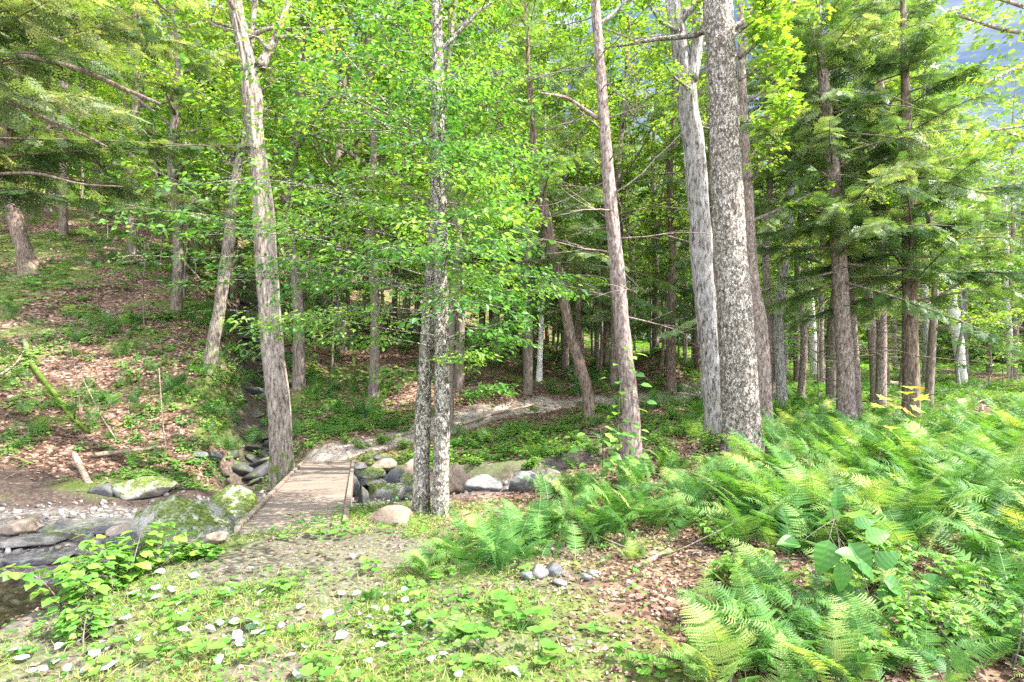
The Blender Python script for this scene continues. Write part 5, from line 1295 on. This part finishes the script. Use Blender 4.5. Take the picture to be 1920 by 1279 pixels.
log('dark log on the slope above the trail right of the twin birch', [(860,640),(900,650),(932,658)], .14, .1, 'bark_dark', lift=.05, nm='fallen_log', cat='log')
log('dark root sticking from the ferns at the edge of the litter patch', [(1190,1070),(1220,1055),(1255,1038)], .035, .05, 'bark_ash', lift=.02, subs=2)
log('short brown stick on the grass near the bottom edge', [(728,1238),(760,1228)], .022, .016, lift=.02)
log('pale weathered log lying in the clearing at the right', [(1790,760),(1850,752),(1905,756)], .2, .14, lift=.08, nm='fallen_log', cat='log', subs=5)
log('light grey stacked log in the background clearing left of the dark hemlock', [(1655,722),(1690,724),(1720,722)], .3, .26, lift=.1, nm='fallen_log', cat='log')
log('dead pale limb lying over a log at the right clearing', [(1830,735),(1850,725),(1862,700)], .12, .05, lift=.1, subs=4)
random.seed(50)
for i in range(26):
    u = random.uniform(1720, 1915); v = random.uniform(735, 772); a = random.uniform(-25, 25)
    log('short dead branch among the slash in the right clearing', [(u-a, v+4), (u, v-random.uniform(0, 6)), (u+a, v-5)], .06, .03, lift=.08, k=6, group='dead branches in the right clearing')
for i in range(22):
    u = random.uniform(20, 430); v = random.uniform(560, 830); a = random.uniform(8, 40)*random.choice([-1, 1])
    log('thin dead branch lying on the left slope', [(u-a, v+random.uniform(0, 18)), (u, v), (u+a, v-random.uniform(0, 18))], .035, .018, lift=.05, k=5, subs=2, group='thin dead branches on the left slope')

# ------------------------------------------------------------------ sky, sun, camera
w = bpy.data.worlds.new('World'); sc.world = w; w.use_nodes = True; nt = w.node_tree; bgn = nt.nodes['Background']
sd = SUN/np.linalg.norm(SUN); elev = math.asin(sd[2]); azim = math.atan2(sd[0], sd[1])
sky = nt.nodes.new('ShaderNodeTexSky'); sky.sky_type = 'NISHITA'; sky.sun_disc = False; sky.sun_elevation = elev; sky.sun_rotation = azim
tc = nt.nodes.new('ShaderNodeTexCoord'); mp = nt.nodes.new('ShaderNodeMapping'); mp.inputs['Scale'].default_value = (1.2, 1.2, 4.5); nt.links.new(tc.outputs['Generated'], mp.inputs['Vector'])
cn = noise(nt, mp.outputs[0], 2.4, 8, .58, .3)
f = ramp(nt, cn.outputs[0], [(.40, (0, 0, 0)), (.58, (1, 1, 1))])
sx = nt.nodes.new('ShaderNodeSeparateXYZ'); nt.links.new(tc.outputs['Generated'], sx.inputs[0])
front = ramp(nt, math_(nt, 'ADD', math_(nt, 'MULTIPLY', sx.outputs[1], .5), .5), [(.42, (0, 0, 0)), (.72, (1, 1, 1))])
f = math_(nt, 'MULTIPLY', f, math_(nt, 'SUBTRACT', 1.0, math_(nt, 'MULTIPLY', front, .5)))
cm_ = mixc(nt, f, sky.outputs[0], (11, 11.3, 11.8))  # cloud brightness raised so the unseen dome overhead adds soft fill light
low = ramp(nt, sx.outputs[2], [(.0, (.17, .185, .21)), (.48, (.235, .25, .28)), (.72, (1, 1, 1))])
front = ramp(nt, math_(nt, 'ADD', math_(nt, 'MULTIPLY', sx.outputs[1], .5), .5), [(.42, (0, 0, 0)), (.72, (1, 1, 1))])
low = mixc(nt, front, (1, 1, 1), low)  # dims only the low sky ahead; unseen sky behind stays bright to light trunks
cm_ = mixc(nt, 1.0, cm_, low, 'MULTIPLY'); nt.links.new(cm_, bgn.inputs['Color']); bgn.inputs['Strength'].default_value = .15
sl = bpy.data.lights.new('sun', 'SUN'); sl.energy = 4.9; sl.angle = math.radians(.53); sl.color = (1, .95, .86)
so = bpy.data.objects.new('sun', sl); col.objects.link(so); so.rotation_euler = Vector(sd).to_track_quat('Z', 'Y').to_euler()
cam = bpy.data.cameras.new('camera'); co = bpy.data.objects.new('camera', cam); col.objects.link(co)
co.location = (0, 0, CH); co.rotation_euler = (PI/2, 0, 0); cam.sensor_width = 36; cam.lens = 36*F_/1920; cam.shift_y = (HY-639.5)/1920; cam.clip_end = 1000; cam.clip_start = .05
sc.camera = co; sc.cycles.use_denoising = False
sc.view_settings.view_transform = 'Standard'; sc.view_settings.look = 'None'; sc.view_settings.gamma = 1; sc.view_settings.exposure = 1.9
try: sc.cycles.max_bounces = 10; sc.cycles.diffuse_bounces = 6; sc.cycles.transmission_bounces = 6; sc.cycles.transparent_max_bounces = 8
except Exception: pass
